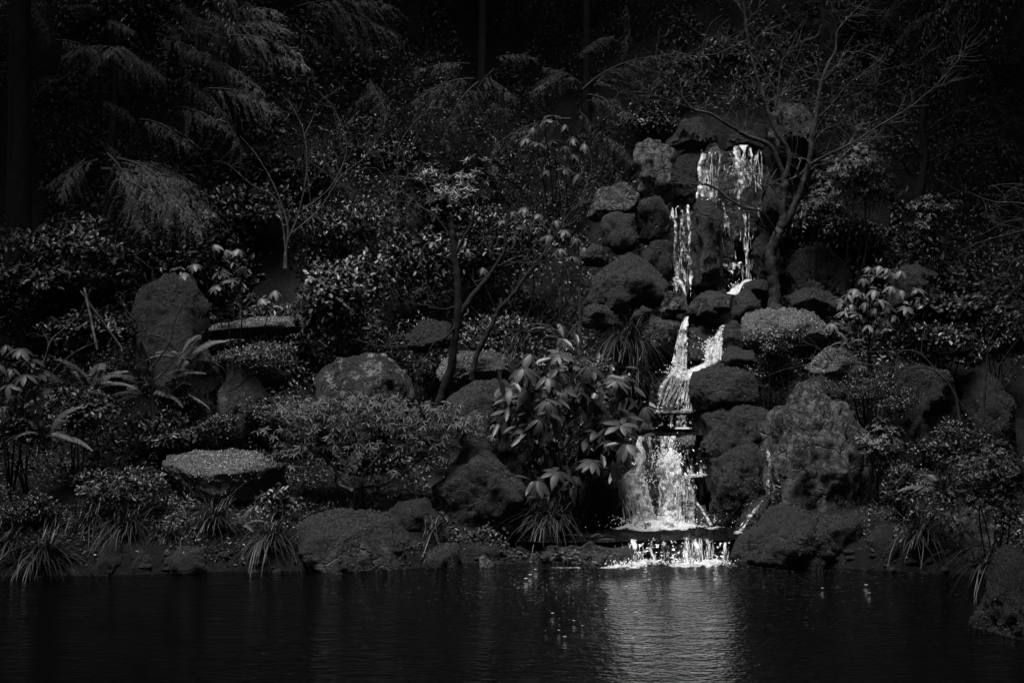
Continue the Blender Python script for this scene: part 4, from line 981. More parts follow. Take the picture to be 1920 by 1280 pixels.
shrub('bush', 'shadowed leafy bush behind the twin bare trunks', 790, 500, 90, 90, 18.9, 'leaf_dark', 1800, .075, 416)
shrub('azalea', 'rounded azalea with leaf rosettes right of the upper falls', 1600, 335, 88, 62, 19.0, 'leaf_mid', 3000, .05, 417, whorl=5, narrow=.36, lobes=20)
shrub('azalea', 'lower azalea clump beneath the rounded one', 1540, 385, 60, 28, 18.9, 'leaf_mid', 1200, .05, 418, whorl=5, narrow=.36)
shrub('azalea', 'small rosette-leaved azalea beyond the rounded one', 1750, 405, 62, 45, 18.9, 'leaf_mid', 1300, .05, 419, whorl=5, narrow=.36)
shrub('bush', 'tiny bright-leaved shrub on the broad pale-mossed boulder', 1452, 640, 60, 30, 16.9, 'leaf_pale', 1500, .03, 420, narrow=.55, lobes=12)
shrub('bush', 'trailing tiny-leaved shrub behind the smooth boulder', 1450, 700, 85, 48, 17.1, 'leaf_dark', 2400, .035, 421, narrow=.55)
shrub('bush', 'tiny-leaved shrub mound above the standing stone', 1640, 745, 95, 52, 16.55, 'leaf_dark', 3600, .026, 422, narrow=.55, lobes=20)
shrub('bush', 'leafy shrub beside the standing stone', 1645, 825, 62, 48, 15.9, 'leaf_mid', 2000, .04, 423, whorl=5, narrow=.4)
shrub('bush', 'dark leafy shrub along the low bare branches', 1740, 640, 95, 40, 17.2, 'leaf_dark', 1500, .06, 424, narrow=.6)
shrub('bush', 'dim round-leaved bush below the hanging twigs', 1780, 580, 110, 40, 17.8, 'leaf_dark', 1500, .075, 425, narrow=.7)
shrub('hedge_bush', 'large dense dark bush on the near bank at the frame edge', 1865, 905, 95, 95, 13.9, 'leaf_dark', 5200, .035, 426, whorl=4, narrow=.4, lobes=26)
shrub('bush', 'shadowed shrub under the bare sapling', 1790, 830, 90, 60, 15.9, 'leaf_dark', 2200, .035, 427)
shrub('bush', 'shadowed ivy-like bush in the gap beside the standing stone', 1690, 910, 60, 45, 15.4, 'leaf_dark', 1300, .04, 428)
shrub('bush', 'little leafy sprig at the end of the table stone', 520, 945, 42, 50, 15.4, 'leaf_mid', 420, .06, 429, narrow=.6, stems=4)
shrub('bush', 'dark bush filling the gap behind the sloping slab', 930, 620, 120, 40, 18.1, 'leaf_dark', 1400, .05, 430)
shrub('bush', 'tiny-leaved mat shrub above the glossy rhododendron', 1090, 685, 75, 22, 16.9, 'leaf_dark', 2200, .025, 431, narrow=.6)
shrub('bush', 'dim bush behind the tall hunched boulder', 330, 480, 110, 60, 19.0, 'leaf_dark', 1700, .07, 432)
shrub('bush', 'wide leafy bush below the cedar boughs', 430, 400, 120, 65, 19.8, 'leaf_dark', 2200, .075, 433)
shrub('bush', 'dim bush at the frame edge under the hanging twigs', 1870, 640, 70, 70, 17.6, 'leaf_dark', 1400, .05, 434)

shrub('bush', 'added dark bush darkening the hollow beside the maple trunk', 1525, 430, 70, 55, 19.6, 'leaf_dark', 1500, .06, 435)  # bush put in to darken bare, lit ground in this hollow
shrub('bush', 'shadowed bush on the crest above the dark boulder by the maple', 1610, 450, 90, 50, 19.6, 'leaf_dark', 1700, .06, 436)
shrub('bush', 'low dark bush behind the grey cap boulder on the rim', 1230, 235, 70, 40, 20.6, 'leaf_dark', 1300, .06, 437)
shrub('bush', 'fine-leaved dark bush behind the big square grey boulder', 1420, 200, 110, 40, 21.2, 'leaf_dark', 1600, .06, 438)
shrub('bush', 'leafy thicket above the broad bright-leaved bush', 640, 420, 120, 60, 19.6, 'leaf_dark', 2200, .07, 439, narrow=.4)
shrub('bush', 'leafy thicket climbing behind the thin bare stems', 540, 330, 110, 60, 20.6, 'leaf_dark', 2000, .07, 440, narrow=.45)
shrub('bush', 'dim thicket between the hemlock and the cedar', 720, 270, 110, 60, 21.2, 'leaf_dark', 2000, .06, 441, narrow=.45)

# the twisted azalea: contorted trunk under a layered leaf canopy
def twisted_azalea():
    r = rng_(451); y = 15.75
    base = at(667, 945, y); base[2] = float(ground_z(base[0:1], base[1:2])[0]) - .03
    t = empty('twisted_azalea', base); tag(t, 'low azalea with twisted dark trunks and layered whorled leaves', 'shrub')
    limbs = [([(662, 945), (661, 918), (640, 895), (620, 868), (600, 850)], .03), ([(661, 920), (632, 905), (628, 888), (615, 872)], .02), ([(678, 945), (677, 905), (682, 890), (705, 862), (715, 845)], .03),
             ([(664, 916), (700, 910), (722, 905), (730, 890), (735, 865), (770, 850)], .024), ([(699, 908), (697, 890), (703, 870)], .014), ([(722, 905), (760, 885), (790, 860), (830, 840)], .018)]
    for i, (l, rad) in enumerate(limbs):
        P = np.array([at(px, py, y + r.normal(0, .05)) for px, py in l])
        if i in (0, 2): P[0, 2] = base[2]
        mb = MB(); Q = spline(P, 16); Q = Q + r.normal(0, .006, Q.shape); tube(mb, Q, np.linspace(rad, rad * .4, 16), 7)
        mb.build('trunk' if i in (0, 2) else 'branch', M['bark_pale'] if i in (1,) else M['bark'], t, base)
    for tier, (px, py, rx, ry, n) in enumerate([(570, 775, 70, 18, 80), (640, 755, 90, 18, 90), (730, 768, 90, 22, 100), (820, 780, 70, 24, 90), (590, 812, 90, 22, 110), (690, 800, 110, 24, 120), (790, 822, 80, 22, 90), (545, 850, 55, 24, 70), (640, 836, 80, 12, 50), (740, 840, 70, 12, 36), (872, 798, 40, 20, 60), (770, 880, 60, 14, 14)]):
        mb = MB()
        p = np.array([at(px + r.normal(0, rx * .5), py + r.normal(0, ry * .5), y + .15 + r.normal(0, .22)) for _ in range(n)])
        outw = unit(np.stack([r.normal(0, .3, n), r.normal(-.3, .25, n), np.ones(n)], -1))
        a = unit(np.cross(outw, np.array([.2, .9, .1]))); b = np.cross(outw, a)
        sh = r.uniform(.2, .9, n)
        for w in range(7):
            th = 2 * math.pi * w / 7 + r.uniform(0, .6, n)
            ax = unit(np.cos(th)[:, None] * a + np.sin(th)[:, None] * b + outw * r.uniform(-.55, .15, (n, 1)))
            leaves(mb, p, ax, outw, .075 * r.uniform(.75, 1.2, n), .019, sh, droop=.25)
        mb.build('foliage', M['azalea'], t, base)
twisted_azalea()

# -- ferns
def frond_data(name, seed, n=36):
    """A sword-fern frond of unit length along +X, arching, with rows of leaflets."""
    r = rng_(seed); mb = MB()
    s = np.linspace(0, 1, 14)
    P = np.stack([s * (1 - .12 * s), .03 * np.sin(s * 2 + seed), .42 * s - .55 * s ** 2.2], -1)
    tube(mb, P, np.linspace(.008, .002, 14), 4, .2)
    t = np.linspace(.12, .99, n)
    pos = np.stack([np.interp(t, s, P[:, k]) for k in range(3)], -1)
    tan = unit(np.stack([np.interp(t, s, np.gradient(P[:, k])) for k in range(3)], -1))
    ln = .16 * np.sin(np.pi * (.12 + .86 * t)) ** .7 + .012
    for sg in (-1, 1):
        ax = unit(np.stack([tan[:, 0] * .35, np.full(n, sg * 1.0), tan[:, 2] * .3 - .15 + r.normal(0, .06, n)], -1))
        nrm = np.cross(tan, ax) * sg
        leaves(mb, pos, ax, np.array([0, 0, 1.]) + 0 * nrm, ln, np.full(n, .021), r.uniform(.3, .8, n), .1, .2)
    return mb.data(name, M['fern'])
FRONDS = [frond_data('frond', 5 + k) for k in range(3)]

def fern(label, px, py, y, size, n, seed, lean=(0, 0)):
    r = rng_(seed)
    base = at(px, py, y); t = empty('sword_fern', base); tag(t, label, 'fern')
    for k in range(n):
        az = 2 * math.pi * k / n + r.normal(0, .2); el = r.uniform(-.15, .95)
        ax = np.array([math.cos(az) * math.cos(el), math.sin(az) * math.cos(el), math.sin(el)]) + np.array([lean[0], lean[1], 0])
        o = obj('frond', FRONDS[k % 3], t)
        o.matrix_local = basis(ax, np.array([r.normal(0, .15), r.normal(0, .15), 1.]), np.zeros(3), size * r.uniform(.75, 1.15))
fern('large fern with arching fronds before the tall hunched boulder', 285, 745, 16.75, .7, 22, 501)
fern('upright small fern beside the large fern', 170, 735, 16.5, .55, 13, 502)
fern('small fern behind the glossy-leaved bush', 125, 745, 16.35, .5, 12, 503)
fern('fern drooping under the glossy-leaved bush', 85, 820, 15.5, .5, 11, 504)
fern('fern arching over the dark upright rock', 345, 680, 17.0, .55, 11, 505)
fern('small fern beside the table stone above the sedge', 455, 985, 15.1, .28, 6, 506)
fern('tiny fern in front of the leafy low bush', 540, 850, 16.0, .26, 6, 507)
fern('dark fern under the branches left of the sedge', 1060, 640, 17.6, .5, 10, 508)
fern('pale fern drooping over the bank beyond the standing stone', 1768, 925, 14.6, .45, 12, 509, (-.3, -.3))
fern('small fern below the pale-leaved rhododendron', 1590, 645, 16.7, .28, 6, 510)

# -- sedge clumps
def sedge(label, px, py, y, length, n, seed, lean=(0, -.3), spread=1.0, width=.0085):
    n = int(n * 1.5); length *= 1.12
    r = rng_(seed); base = at(px, py, y); mb = MB()
    S = 7; s = np.linspace(0, 1, S)
    az = r.uniform(0, 2 * math.pi, n); L = length * r.uniform(.3, 1.2, n)
    out = np.stack([np.cos(az) * spread + lean[0], np.sin(az) * spread * .8 + lean[1]], -1) * r.uniform(.25, 1.0, (n, 1))
    rise = r.uniform(.35, .95, n); sag = r.uniform(.5, 1.15, n) * np.linalg.norm(out, axis=1) + .08
    st = np.stack([r.normal(0, .05, n), r.normal(0, .05, n), np.zeros(n)], -1)
    X = st[:, None, :] + np.zeros((n, S, 3))
    X[..., 0] += out[:, :1] * L[:, None] * (s ** 1.15)[None]; X[..., 1] += out[:, 1:] * L[:, None] * (s ** 1.15)[None]
    X[..., 2] += L[:, None] * (rise[:, None] * s[None] - sag[:, None] * s[None] ** 2.3)
    bend = r.normal(0, .28, n) * L; perp = np.stack([-out[:, 1], out[:, 0]], -1) / np.maximum(np.linalg.norm(out, axis=1, keepdims=True), .05)
    X[..., :2] += perp[:, None, :] * (bend[:, None] * s[None] ** 2)[..., None]
    d = unit(np.gradient(X, axis=1)); side = unit(np.cross(d, np.array([.15, .2, 1.])))
    w = width * (1 - s ** 2.2)[None, :, None] * r.uniform(.6, 1.2, (n, 1, 1)) * .5 + .0006
    V = np.stack([X - side * w, X + side * w], 2).reshape(n, -1, 3)
    i = np.arange(S - 1) * 2
    q = (np.arange(n)[:, None, None] * 2 * S + np.stack([i, i + 1, i + 3, i + 2], -1)[None]).reshape(-1, 4)
    mb.add(V.reshape(-1, 3), q, shade=np.repeat(r.uniform(.1, 1, n), 2 * S))
    o = mb.build('sedge_clump', M['blade']); o.location = base
    return tag(o, label, 'grass')
sedge('arching sedge clump on the mossy ledge beside the lower cascade', 1030, 985, 15.5, .52, 230, 601, (0, -.25))
sedge('shaggy sedge clump drooping beside the middle cascade', 1175, 650, 17.5, .62, 420, 602, (.1, -.35))
sedge('smaller sedge tuft below the shaggy drooping one', 1190, 715, 16.9, .5, 150, 603, (.15, -.3))
sedge('bushy sedge clump trailing into the pond beside the waterline boulder', 510, 1020, 14.85, .5, 330, 604, (-.05, -.35))
sedge('upright sedge clump under the table stone', 400, 985, 15.1, .55, 260, 605, (0, -.1), .8)
sedge('sweeping sedge clump below the trailing leafy bush', 240, 995, 14.9, .52, 220, 606, (-.15, -.2))
sedge('wide sedge clump drooping to the water at the frame edge', 80, 1050, 14.5, .55, 260, 607, (.05, -.3))
sedge('thin sedge tuft between the frame edge and drooping clump', 10, 1020, 14.6, .45, 120, 608, (0, -.2))
sedge('arching sedge clump overhanging the water beyond the mossy boulder', 1725, 1010, 14.7, .55, 180, 609, (.1, -.3))
sedge('dark sedge tuft before the near mossy boulder', 1850, 1065, 13.6, .5, 110, 610, (-.25, -.3))
sedge('sparse dark sedge tuft behind the waterline boulder', 815, 1000, 15.2, .4, 70, 611, (.15, -.2))
sedge('dim sedge tuft behind the glossy rhododendron', 970, 660, 17.4, .4, 110, 612, (0, -.2))
sedge('small sedge tuft among trailing leaves above the water', 320, 1010, 14.95, .34, 90, 613, (0, -.2))
sedge('fine sedge tuft above the dark waterline rock', 165, 985, 15.0, .45, 120, 614, (-.1, -.15))

# ------------------------------------------------------------------ bare trees
def grow(out, P, r0, r, n, L, levels, up=.25, spread=.9, tmin=.25, segs=6, flat=1.0):
    """Side twigs on a limb, each carrying finer ones; results go to out as (points, radii)."""
    P = np.asarray(P, float); m = len(P)
    for k in range(n):
        t = r.uniform(tmin, 1) * (m - 1); i = min(int(t), m - 2); f = t - i
        p = P[i] * (1 - f) + P[i + 1] * f; tan = unit(P[i + 1] - P[i])
        d = unit(tan * r.uniform(.4, 1) + spread * unit(r.normal(size=3) * np.array([1, .8, flat])) + np.array([0, 0, up]))
        l = L * r.uniform(.45, 1.15); pts = [p]
        for s in range(segs):
            d = unit(d + r.normal(0, .17, 3) + np.array([0, 0, up * .12])); pts.append(pts[-1] + d * l / segs)
        pts = np.array(pts); rr = max(r0 * .5, .0022)
        out.append((pts, np.linspace(rr, max(rr * .3, .0014), segs + 1)))
        if levels > 1:
            grow(out, pts, rr, r, max(2, int(n * .45)), L * .55, levels - 1, up, spread, .2, max(4, segs - 1), flat)

def bare_tree(name, label, limbs, y, seed, mat, twig_mat, twigs, cat='tree', to_ground=True, limb_names=None):
    """limbs: (photo points [(px,py) or (px,py,dy)], r0, r1, kind); twigs: (n, length, levels, up)."""
    r = rng_(seed)
    def conv(l): return np.array([at(q[0], q[1], y + (q[2] if len(q) > 2 else 0)) for q in l])
    first = conv(limbs[0][0]); base = first[0].copy()
    t = empty(name, base); tag(t, label, cat)
    tw = []
    for l, r0, r1, nm in limbs:
        P = conv(l); Q = spline(P, max(10, 6 * len(P)))
        Q[1:] += r.normal(0, r0 * .07, Q[1:].shape)
        rad = np.linspace(r0, r1, len(Q)) * (1 + .10 * fbm(Q * 5, 2, seed))
        if nm == 'trunk':
            rad[0] *= 1.5; rad[1] *= 1.15
            Q = np.vstack([Q[0] - np.array([0, 0, .15]), Q]); rad = np.concatenate([[rad[0] * 1.15], rad])
        mb = MB(); tube(mb, Q, rad, 9 if r0 > .02 else 6)
        mb.build(nm, M[mat], t, base)
        if nm != 'trunk' and twigs[0]:
            ln = np.linalg.norm(np.diff(Q, axis=0), axis=1).sum()
            grow(tw, Q, r1 * .9, r, max(2, int(twigs[0] * ln)), twigs[1], twigs[2], twigs[3], tmin=.2, flat=twigs[4] if len(twigs) > 4 else 1.0)
    if tw:
        mb = MB()
        for p, rad in tw: tube(mb, p, rad, 3)
        mb.build('twigs', M[twig_mat], t, base)['kind'] = 'stuff'
    return t

# the maple beside the upper falls
bare_tree('bare_maple', 'bare forked maple with spreading twigs beside the upper falls', [
    ([(1452, 580), (1452, 540), (1446, 500), (1446, 470), (1458, 440), (1468, 415), (1468, 380), (1472, 345), (1470, 325)], .075, .045, 'trunk'),
    ([(1462, 432), (1480, 405), (1494, 375), (1505, 345), (1515, 315), (1520, 285), (1521, 255)], .045, .032, 'limb'),
    ([(1521, 255), (1530, 225), (1534, 190), (1540, 155), (1555, 118), (1567, 95), (1570, 60), (1590, 35), (1618, 5)], .032, .008, 'limb'),
    ([(1470, 330), (1458, 300), (1442, 272), (1400, 255, -.1), (1375, 240, -.2), (1330, 213, -.3), (1300, 205, -.3), (1275, 180, -.35)], .034, .010, 'limb'),
    ([(1275, 180, -.35), (1255, 150, -.4), (1232, 125, -.4)], .009, .003, 'branch'),
    ([(1300, 205, -.3), (1260, 190, -.4), (1215, 175, -.4), (1180, 172, -.4)], .008, .003, 'branch'),
    ([(1472, 345), (1480, 290), (1460, 255), (1445, 225), (1432, 185), (1415, 130), (1402, 70), (1394, 0), (1390, -60)], .034, .012, 'limb'),
    ([(1400, 62), (1396, 45), (1408, 30), (1400, 0), (1392, -40)], .01, .004, 'branch'),
    ([(1408, 30), (1420, 22), (1426, 0), (1430, -30)], .008, .003, 'branch'),
    ([(1452, 210), (1460, 165), (1464, 120), (1480, 95), (1496, 62)], .014, .004, 'branch'),
    ([(1456, 170), (1430, 130), (1412, 100)], .012, .006, 'branch'),
    ([(1540, 152), (1515, 145), (1502, 128), (1480, 125), (1470, 120)], .009, .003, 'branch'),
    ([(1475, 340), (1500, 328), (1515, 312), (1552, 290, -.2), (1600, 268, -.3), (1650, 235, -.4), (1700, 205, -.4), (1750, 165, -.5), (1800, 110, -.5)], .02, .006, 'limb'),
    ([(1470, 350), (1450, 342), (1432, 350, -.1), (1420, 340, -.2), (1400, 318, -.2)], .012, .004, 'branch'),
    ([(1456, 437, -.05), (1440, 410, -.15), (1425, 395, -.25), (1395, 388, -.3), (1370, 375, -.35), (1345, 355, -.35), (1322, 345, -.4)], .012, .016, 'limb'),
    ([(1402, 75), (1370, 90), (1340, 102), (1300, 105), (1270, 112)], .008, .003, 'branch'),
    ([(1530, 225), (1560, 195), (1600, 150), (1660, 130), (1720, 120)], .01, .003, 'branch'),
], 18.25, 701, 'bark', 'twig', (8, .6, 2, .18, .45))

bare_tree('bare_maple', 'bare twin-trunk tree with dark crooked stems in mid slope', [
    ([(812, 790), (828, 740), (845, 690), (852, 640), (858, 590), (858, 530), (852, 480), (848, 440), (842, 405)], .055, .03, 'trunk'),
    ([(884, 712), (890, 680), (900, 650), (920, 615), (935, 580), (960, 555), (985, 520), (1005, 495), (1030, 460), (1045, 435), (1060, 410), (1090, 375)], .035, .008, 'limb'),
    ([(862, 590), (890, 550), (915, 520), (928, 500), (945, 470), (950, 430), (955, 400)], .034, .014, 'limb'),
    ([(852, 480), (870, 445), (884, 420), (890, 390), (900, 360), (905, 330)], .02, .006, 'branch'),
    ([(848, 445), (835, 430), (815, 405), (780, 385), (750, 375), (725, 350)], .014, .004, 'branch'),
    ([(852, 575, -.1), (830, 580, -.2), (800, 572, -.3), (770, 568, -.35), (735, 550, -.4)], .012, .004, 'branch'),
    ([(820, 580, -.2), (805, 545, -.3), (795, 520, -.3), (770, 495, -.35), (772, 440, -.35), (768, 400, -.35)], .009, .003, 'branch'),
    ([(855, 610), (830, 635, -.2), (790, 645, -.3), (720, 650, -.4), (660, 635, -.5)], .014, .004, 'branch'),
    ([(945, 500), (985, 485), (1010, 470), (1040, 445)], .009, .003, 'branch'),
    ([(1010, 622), (1040, 620), (1080, 580), (1110, 545)], .006, .003, 'branch'),
    ([(930, 620), (960, 618), (1000, 622), (1040, 605), (1095, 560)], .011, .004, 'branch'),
    ([(770, 440), (745, 390), (730, 330), (690, 280)], .006, .002, 'branch'),
], 17.0, 702, 'bark_dark', 'twig', (5, .42, 2, .3))

bare_tree('bare_shrub', 'cluster of thin bare stems rising in front of the slope', [
    ([(535, 480), (540, 430), (528, 385), (510, 340), (480, 290), (450, 255)], .016, .004, 'trunk'),
    ([(535, 470), (530, 420), (515, 370), (470, 345), (430, 310), (400, 300)], .011, .003, 'branch'),
    ([(540, 450), (560, 400), (575, 320), (570, 250), (548, 200), (530, 180)], .013, .003, 'branch'),
    ([(570, 255), (585, 225), (600, 190), (615, 180)], .006, .002, 'branch'),
    ([(575, 300), (605, 320), (640, 345), (670, 360)], .006, .002, 'branch'),
    ([(590, 440), (580, 360), (572, 290)], .008, .003, 'branch'),
    ([(545, 440), (600, 390), (640, 330), (690, 290), (720, 240)], .009, .003, 'branch'),
    ([(560, 400), (620, 350), (650, 280), (632, 215), (618, 190)], .008, .003, 'branch'),
    ([(740, 420), (745, 330), (750, 270), (790, 215), (815, 200)], .007, .002, 'branch'),
    ([(745, 330), (790, 340), (810, 365), (845, 370)], .006, .002, 'branch'),
], 18.6, 703, 'twig', 'twig', (5, .4, 2, .35))

bare_tree('bare_sapling', 'small bare sapling growing through the large fern', [
    ([(288, 790), (285, 745), (284, 715), (282, 680)], .026, .016, 'trunk'),
    ([(283, 690), (310, 655), (320, 630), (330, 595), (345, 565), (350, 545)], .013, .004, 'branch'),
    ([(282, 680), (268, 640), (262, 610), (240, 585), (225, 565)], .012, .003, 'branch'),
    ([(286, 715), (310, 695), (330, 672), (355, 650), (360, 620)], .01, .003, 'branch'),
    ([(284, 715), (250, 705), (225, 695), (205, 690)], .007, .002, 'branch'),
    ([(283, 700), (290, 650), (285, 600), (284, 540), (285, 500)], .006, .002, 'branch'),
    ([(286, 745), (300, 730), (320, 740)], .006, .002, 'branch'),
], 16.5, 704, 'bark', 'twig', (4, .25, 2, .35))

bare_tree('bare_shrub', 'pale leaning bare stems over the glossy-leaved bush', [
    ([(20, 760), (50, 725), (70, 705), (85, 670), (95, 640), (115, 620), (140, 600)], .016, .005, 'trunk'),
    ([(45, 730), (85, 712), (115, 680), (150, 655), (185, 640)], .01, .003, 'branch'),
    ([(88, 665), (90, 640), (80, 625)], .006, .002, 'branch'),
    ([(45, 830), (80, 790), (105, 770), (130, 752), (135, 735)], .01, .003, 'branch'),
], 15.7, 705, 'twig', 'twig', (4, .2, 2, .3))

bare_tree('bare_sapling', 'slim forked sapling among the shadowed rocks', [
    ([(1844, 860), (1844, 800), (1846, 740), (1850, 680), (1853, 645)], .016, .009, 'trunk'),
    ([(1851, 660), (1830, 635), (1808, 615)], .008, .003, 'branch'),
    ([(1853, 645), (1870, 610), (1887, 580)], .008, .003, 'branch'),
    ([(1853, 640), (1848, 615), (1844, 595)], .007, .003, 'branch'),
    ([(1851, 655), (1880, 635), (1905, 605), (1930, 580)], .008, .003, 'branch'),
    ([(1860, 705), (1890, 660), (1915, 630)], .006, .002, 'branch'),
], 16.0, 706, 'bark', 'twig', (2, .2, 1, .3))

bare_tree('bare_shrub', 'low bare branches reaching across the shadowed slab', [
    ([(1800, 800), (1790, 740), (1760, 700), (1735, 688)], .018, .009, 'trunk'),
    ([(1735, 688), (1680, 690), (1620, 682), (1565, 676), (1520, 665)], .011, .003, 'branch'),
    ([(1640, 684), (1560, 680), (1480, 690), (1425, 710)], .006, .002, 'branch'),
    ([(1760, 700), (1720, 660), (1660, 658), (1600, 660)], .008, .003, 'branch'),
    ([(1790, 740), (1830, 790), (1870, 800), (1900, 780)], .008, .003, 'branch'),
    ([(1560, 678), (1540, 655), (1505, 640)], .006, .002, 'branch'),
], 16.3, 707, 'bark', 'twig', (6, .3, 2, .1))

bare_tree('bare_maple', 'bare maple leaning in from the frame edge with hanging twigs', [
    ([(2080, 640), (2060, 520), (2030, 430), (1990, 390)], .06, .04, 'trunk'),
    ([(1990, 395), (1940, 385), (1900, 380), (1860, 378), (1815, 360)], .016, .004, 'limb'),
    ([(1985, 420), (1930, 430), (1890, 440), (1850, 450), (1800, 470)], .014, .004, 'limb'),
    ([(1995, 430), (1940, 470), (1900, 490), (1880, 530), (1850, 560)], .014, .003, 'limb'),
    ([(1990, 400), (1940, 410), (1890, 415), (1840, 440)], .012, .003, 'limb'),
    ([(2000, 440), (1950, 500), (1905, 540), (1870, 565)], .012, .003, 'limb'),
    ([(1990, 390), (1950, 355), (1900, 345), (1850, 350)], .012, .003, 'limb'),
], 15.8, 708, 'bark', 'twig', (9, .38, 2, -.1, .5))

bare_tree('bare_maple', 'bare layered maple high on the slope beyond the falls', [
    ([(1700, 470), (1720, 380), (1735, 300), (1730, 220), (1745, 140)], .07, .03, 'trunk'),
    ([(1735, 300), (1690, 250), (1640, 225), (1580, 215)], .02, .004, 'limb'),
    ([(1732, 250), (1790, 210), (1850, 195), (1920, 170)], .02, .004, 'limb'),
    ([(1730, 220), (1680, 180), (1620, 165), (1560, 170)], .018, .004, 'limb'),
    ([(1740, 180), (1800, 130), (1870, 90), (1930, 60)], .018, .004, 'limb'),
    ([(1745, 140), (1690, 90), (1620, 60), (1540, 50)], .018, .004, 'limb'),
    ([(1745, 140), (1760, 60), (1790, 0), (1800, -60)], .018, .005, 'limb'),
    ([(1745, 140), (1690, 60), (1600, 10), (1480, 5)], .016, .004, 'limb'),
    ([(1735, 310), (1800, 270), (1860, 250), (1930, 240)], .018, .004, 'limb'),
], 20.0, 709, 'bark_dark', 'twig', (10, .6, 2, .05, .35))

# -- bamboo tripod prop and a wooden stake
def bamboo():
    y = 17.0; top = at(162, 555, y)
    t = empty('bamboo_tripod', top - np.array([0, 0, .6])); tag(t, 'tripod of three pale bamboo poles propping the dim bush', 'plant support')
    o0 = np.array(t.location)
    for (a, b, dy) in (((158, 540), (176, 625), -.15), ((172, 540), (146, 600), .2), ((150, 545), (208, 625), .1)):
        A, B = at(a[0], a[1], y), at(b[0], b[1], y + dy)
        B = A + (B - A) * 1.35
        pts = np.linspace(A, B, 26); rad = np.full(26, .0135); rad[[5, 11, 17, 23]] = .0165
        mb = MB(); tube(mb, pts, rad, 8); mb.build('pole', M['bamboo'], t, o0)
    mb = MB(); th = np.linspace(0, 4 * math.pi, 40)
    tube(mb, np.stack([top[0] + .03 * np.cos(th), top[1] + .03 * np.sin(th), top[2] - .03 + th * .003], -1), .004, 5)
    mb.build('rope_tie', M['bark_dark'], t, o0)
bamboo()
def stake():
    A, B = at(1086, 668, 17.4), at(1088, 540, 17.45)
    mb = MB(); P = np.linspace(A, B, 14); P += rng_(3).normal(0, .004, P.shape); tube(mb, P, np.linspace(.026, .018, 14), 8)
    o = mb.build('wooden_stake', M['bark']); tag(o, 'thin upright wooden stake between the dark fern and sedge', 'trunk')
stake()

# ------------------------------------------------------------------ conifers
def bough_data(name, seed, mat, n=16, sprays=.5, m=13, leaf=.085):
    """A drooping flat conifer bough of unit length along +X with feathery side sprays."""
    r = rng_(seed); mb = MB()
    s = np.linspace(0, 1, 12)
    P = np.stack([s, .06 * np.sin(s * 3 + seed), .14 * s - .38 * s ** 2], -1)
    tube(mb, P, np.linspace(.02, .004, 12), 5, .1)
    pos, ax, nr, ln, sh = [], [], [], [], []
    for k in range(n):
        t = .12 + .86 * k / (n - 1)
        for sg in (-1, 1):
            p0 = np.array([np.interp(t, s, P[:, i]) for i in range(3)])
            L = (.46 * (1 - t) ** .6 + .12) * r.uniform(.4, 1.25) * sprays / .5; t_ = min(.99, max(.05, t + r.normal(0, .03))); p0 = np.array([np.interp(t_, s, P[:, i]) for i in range(3)])
            d = unit(np.array([r.uniform(.5, 1.0), sg * r.uniform(.5, 1.0), -.15 + r.normal(0, .12)]))
            if r.random() < .12: continue
            w = np.linspace(.05, 1, m)
            q = p0 + d[None] * (L * w)[:, None] + np.array([0, 0, -1.]) * ((.55 + .35 * r.random()) * L * w ** 2)[:, None] + np.cumsum(r.normal(0, .006, (m, 3)), 0)
            tan = unit(np.gradient(q, axis=0)); side = unit(np.cross(tan, np.array([0, 0, 1.])))
            shade = r.uniform(.2, .8)
            for s2 in (-1, 1):
                a = unit(tan * .9 + side * s2 * .75 + np.array([0, 0, -.35]) + r.normal(0, .22, (m, 3)))
                pos.append(q); ax.append(a); nr.append(np.tile([0, 0, 1.], (m, 1)) + r.normal(0, .25, (m, 3))); ln.append((leaf * (1.05 - w * .55)) * r.uniform(.6, 1.3, m)); sh.append(np.clip(shade + r.normal(0, .15, m), 0, 1))
    leaves(mb, np.concatenate(pos), np.concatenate(ax), np.concatenate(nr), np.concatenate(ln), np.concatenate(ln) * .24, np.concatenate(sh), .1, .25)
    return mb.data(name, M[mat])
BOUGH = {'needle': [bough_data('bough', 31 + k, 'needle') for k in range(5)], 'needle_pale': [bough_data('bough', 41 + k, 'needle_pale') for k in range(4)],
         'needle_fine': [bough_data('bough', 51 + k, 'needle', 26, .55, 24, .042) for k in range(5)], 'needle_pale_fine': [bough_data('bough', 61 + k, 'needle_pale', 26, .55, 24, .042) for k in range(4)]}

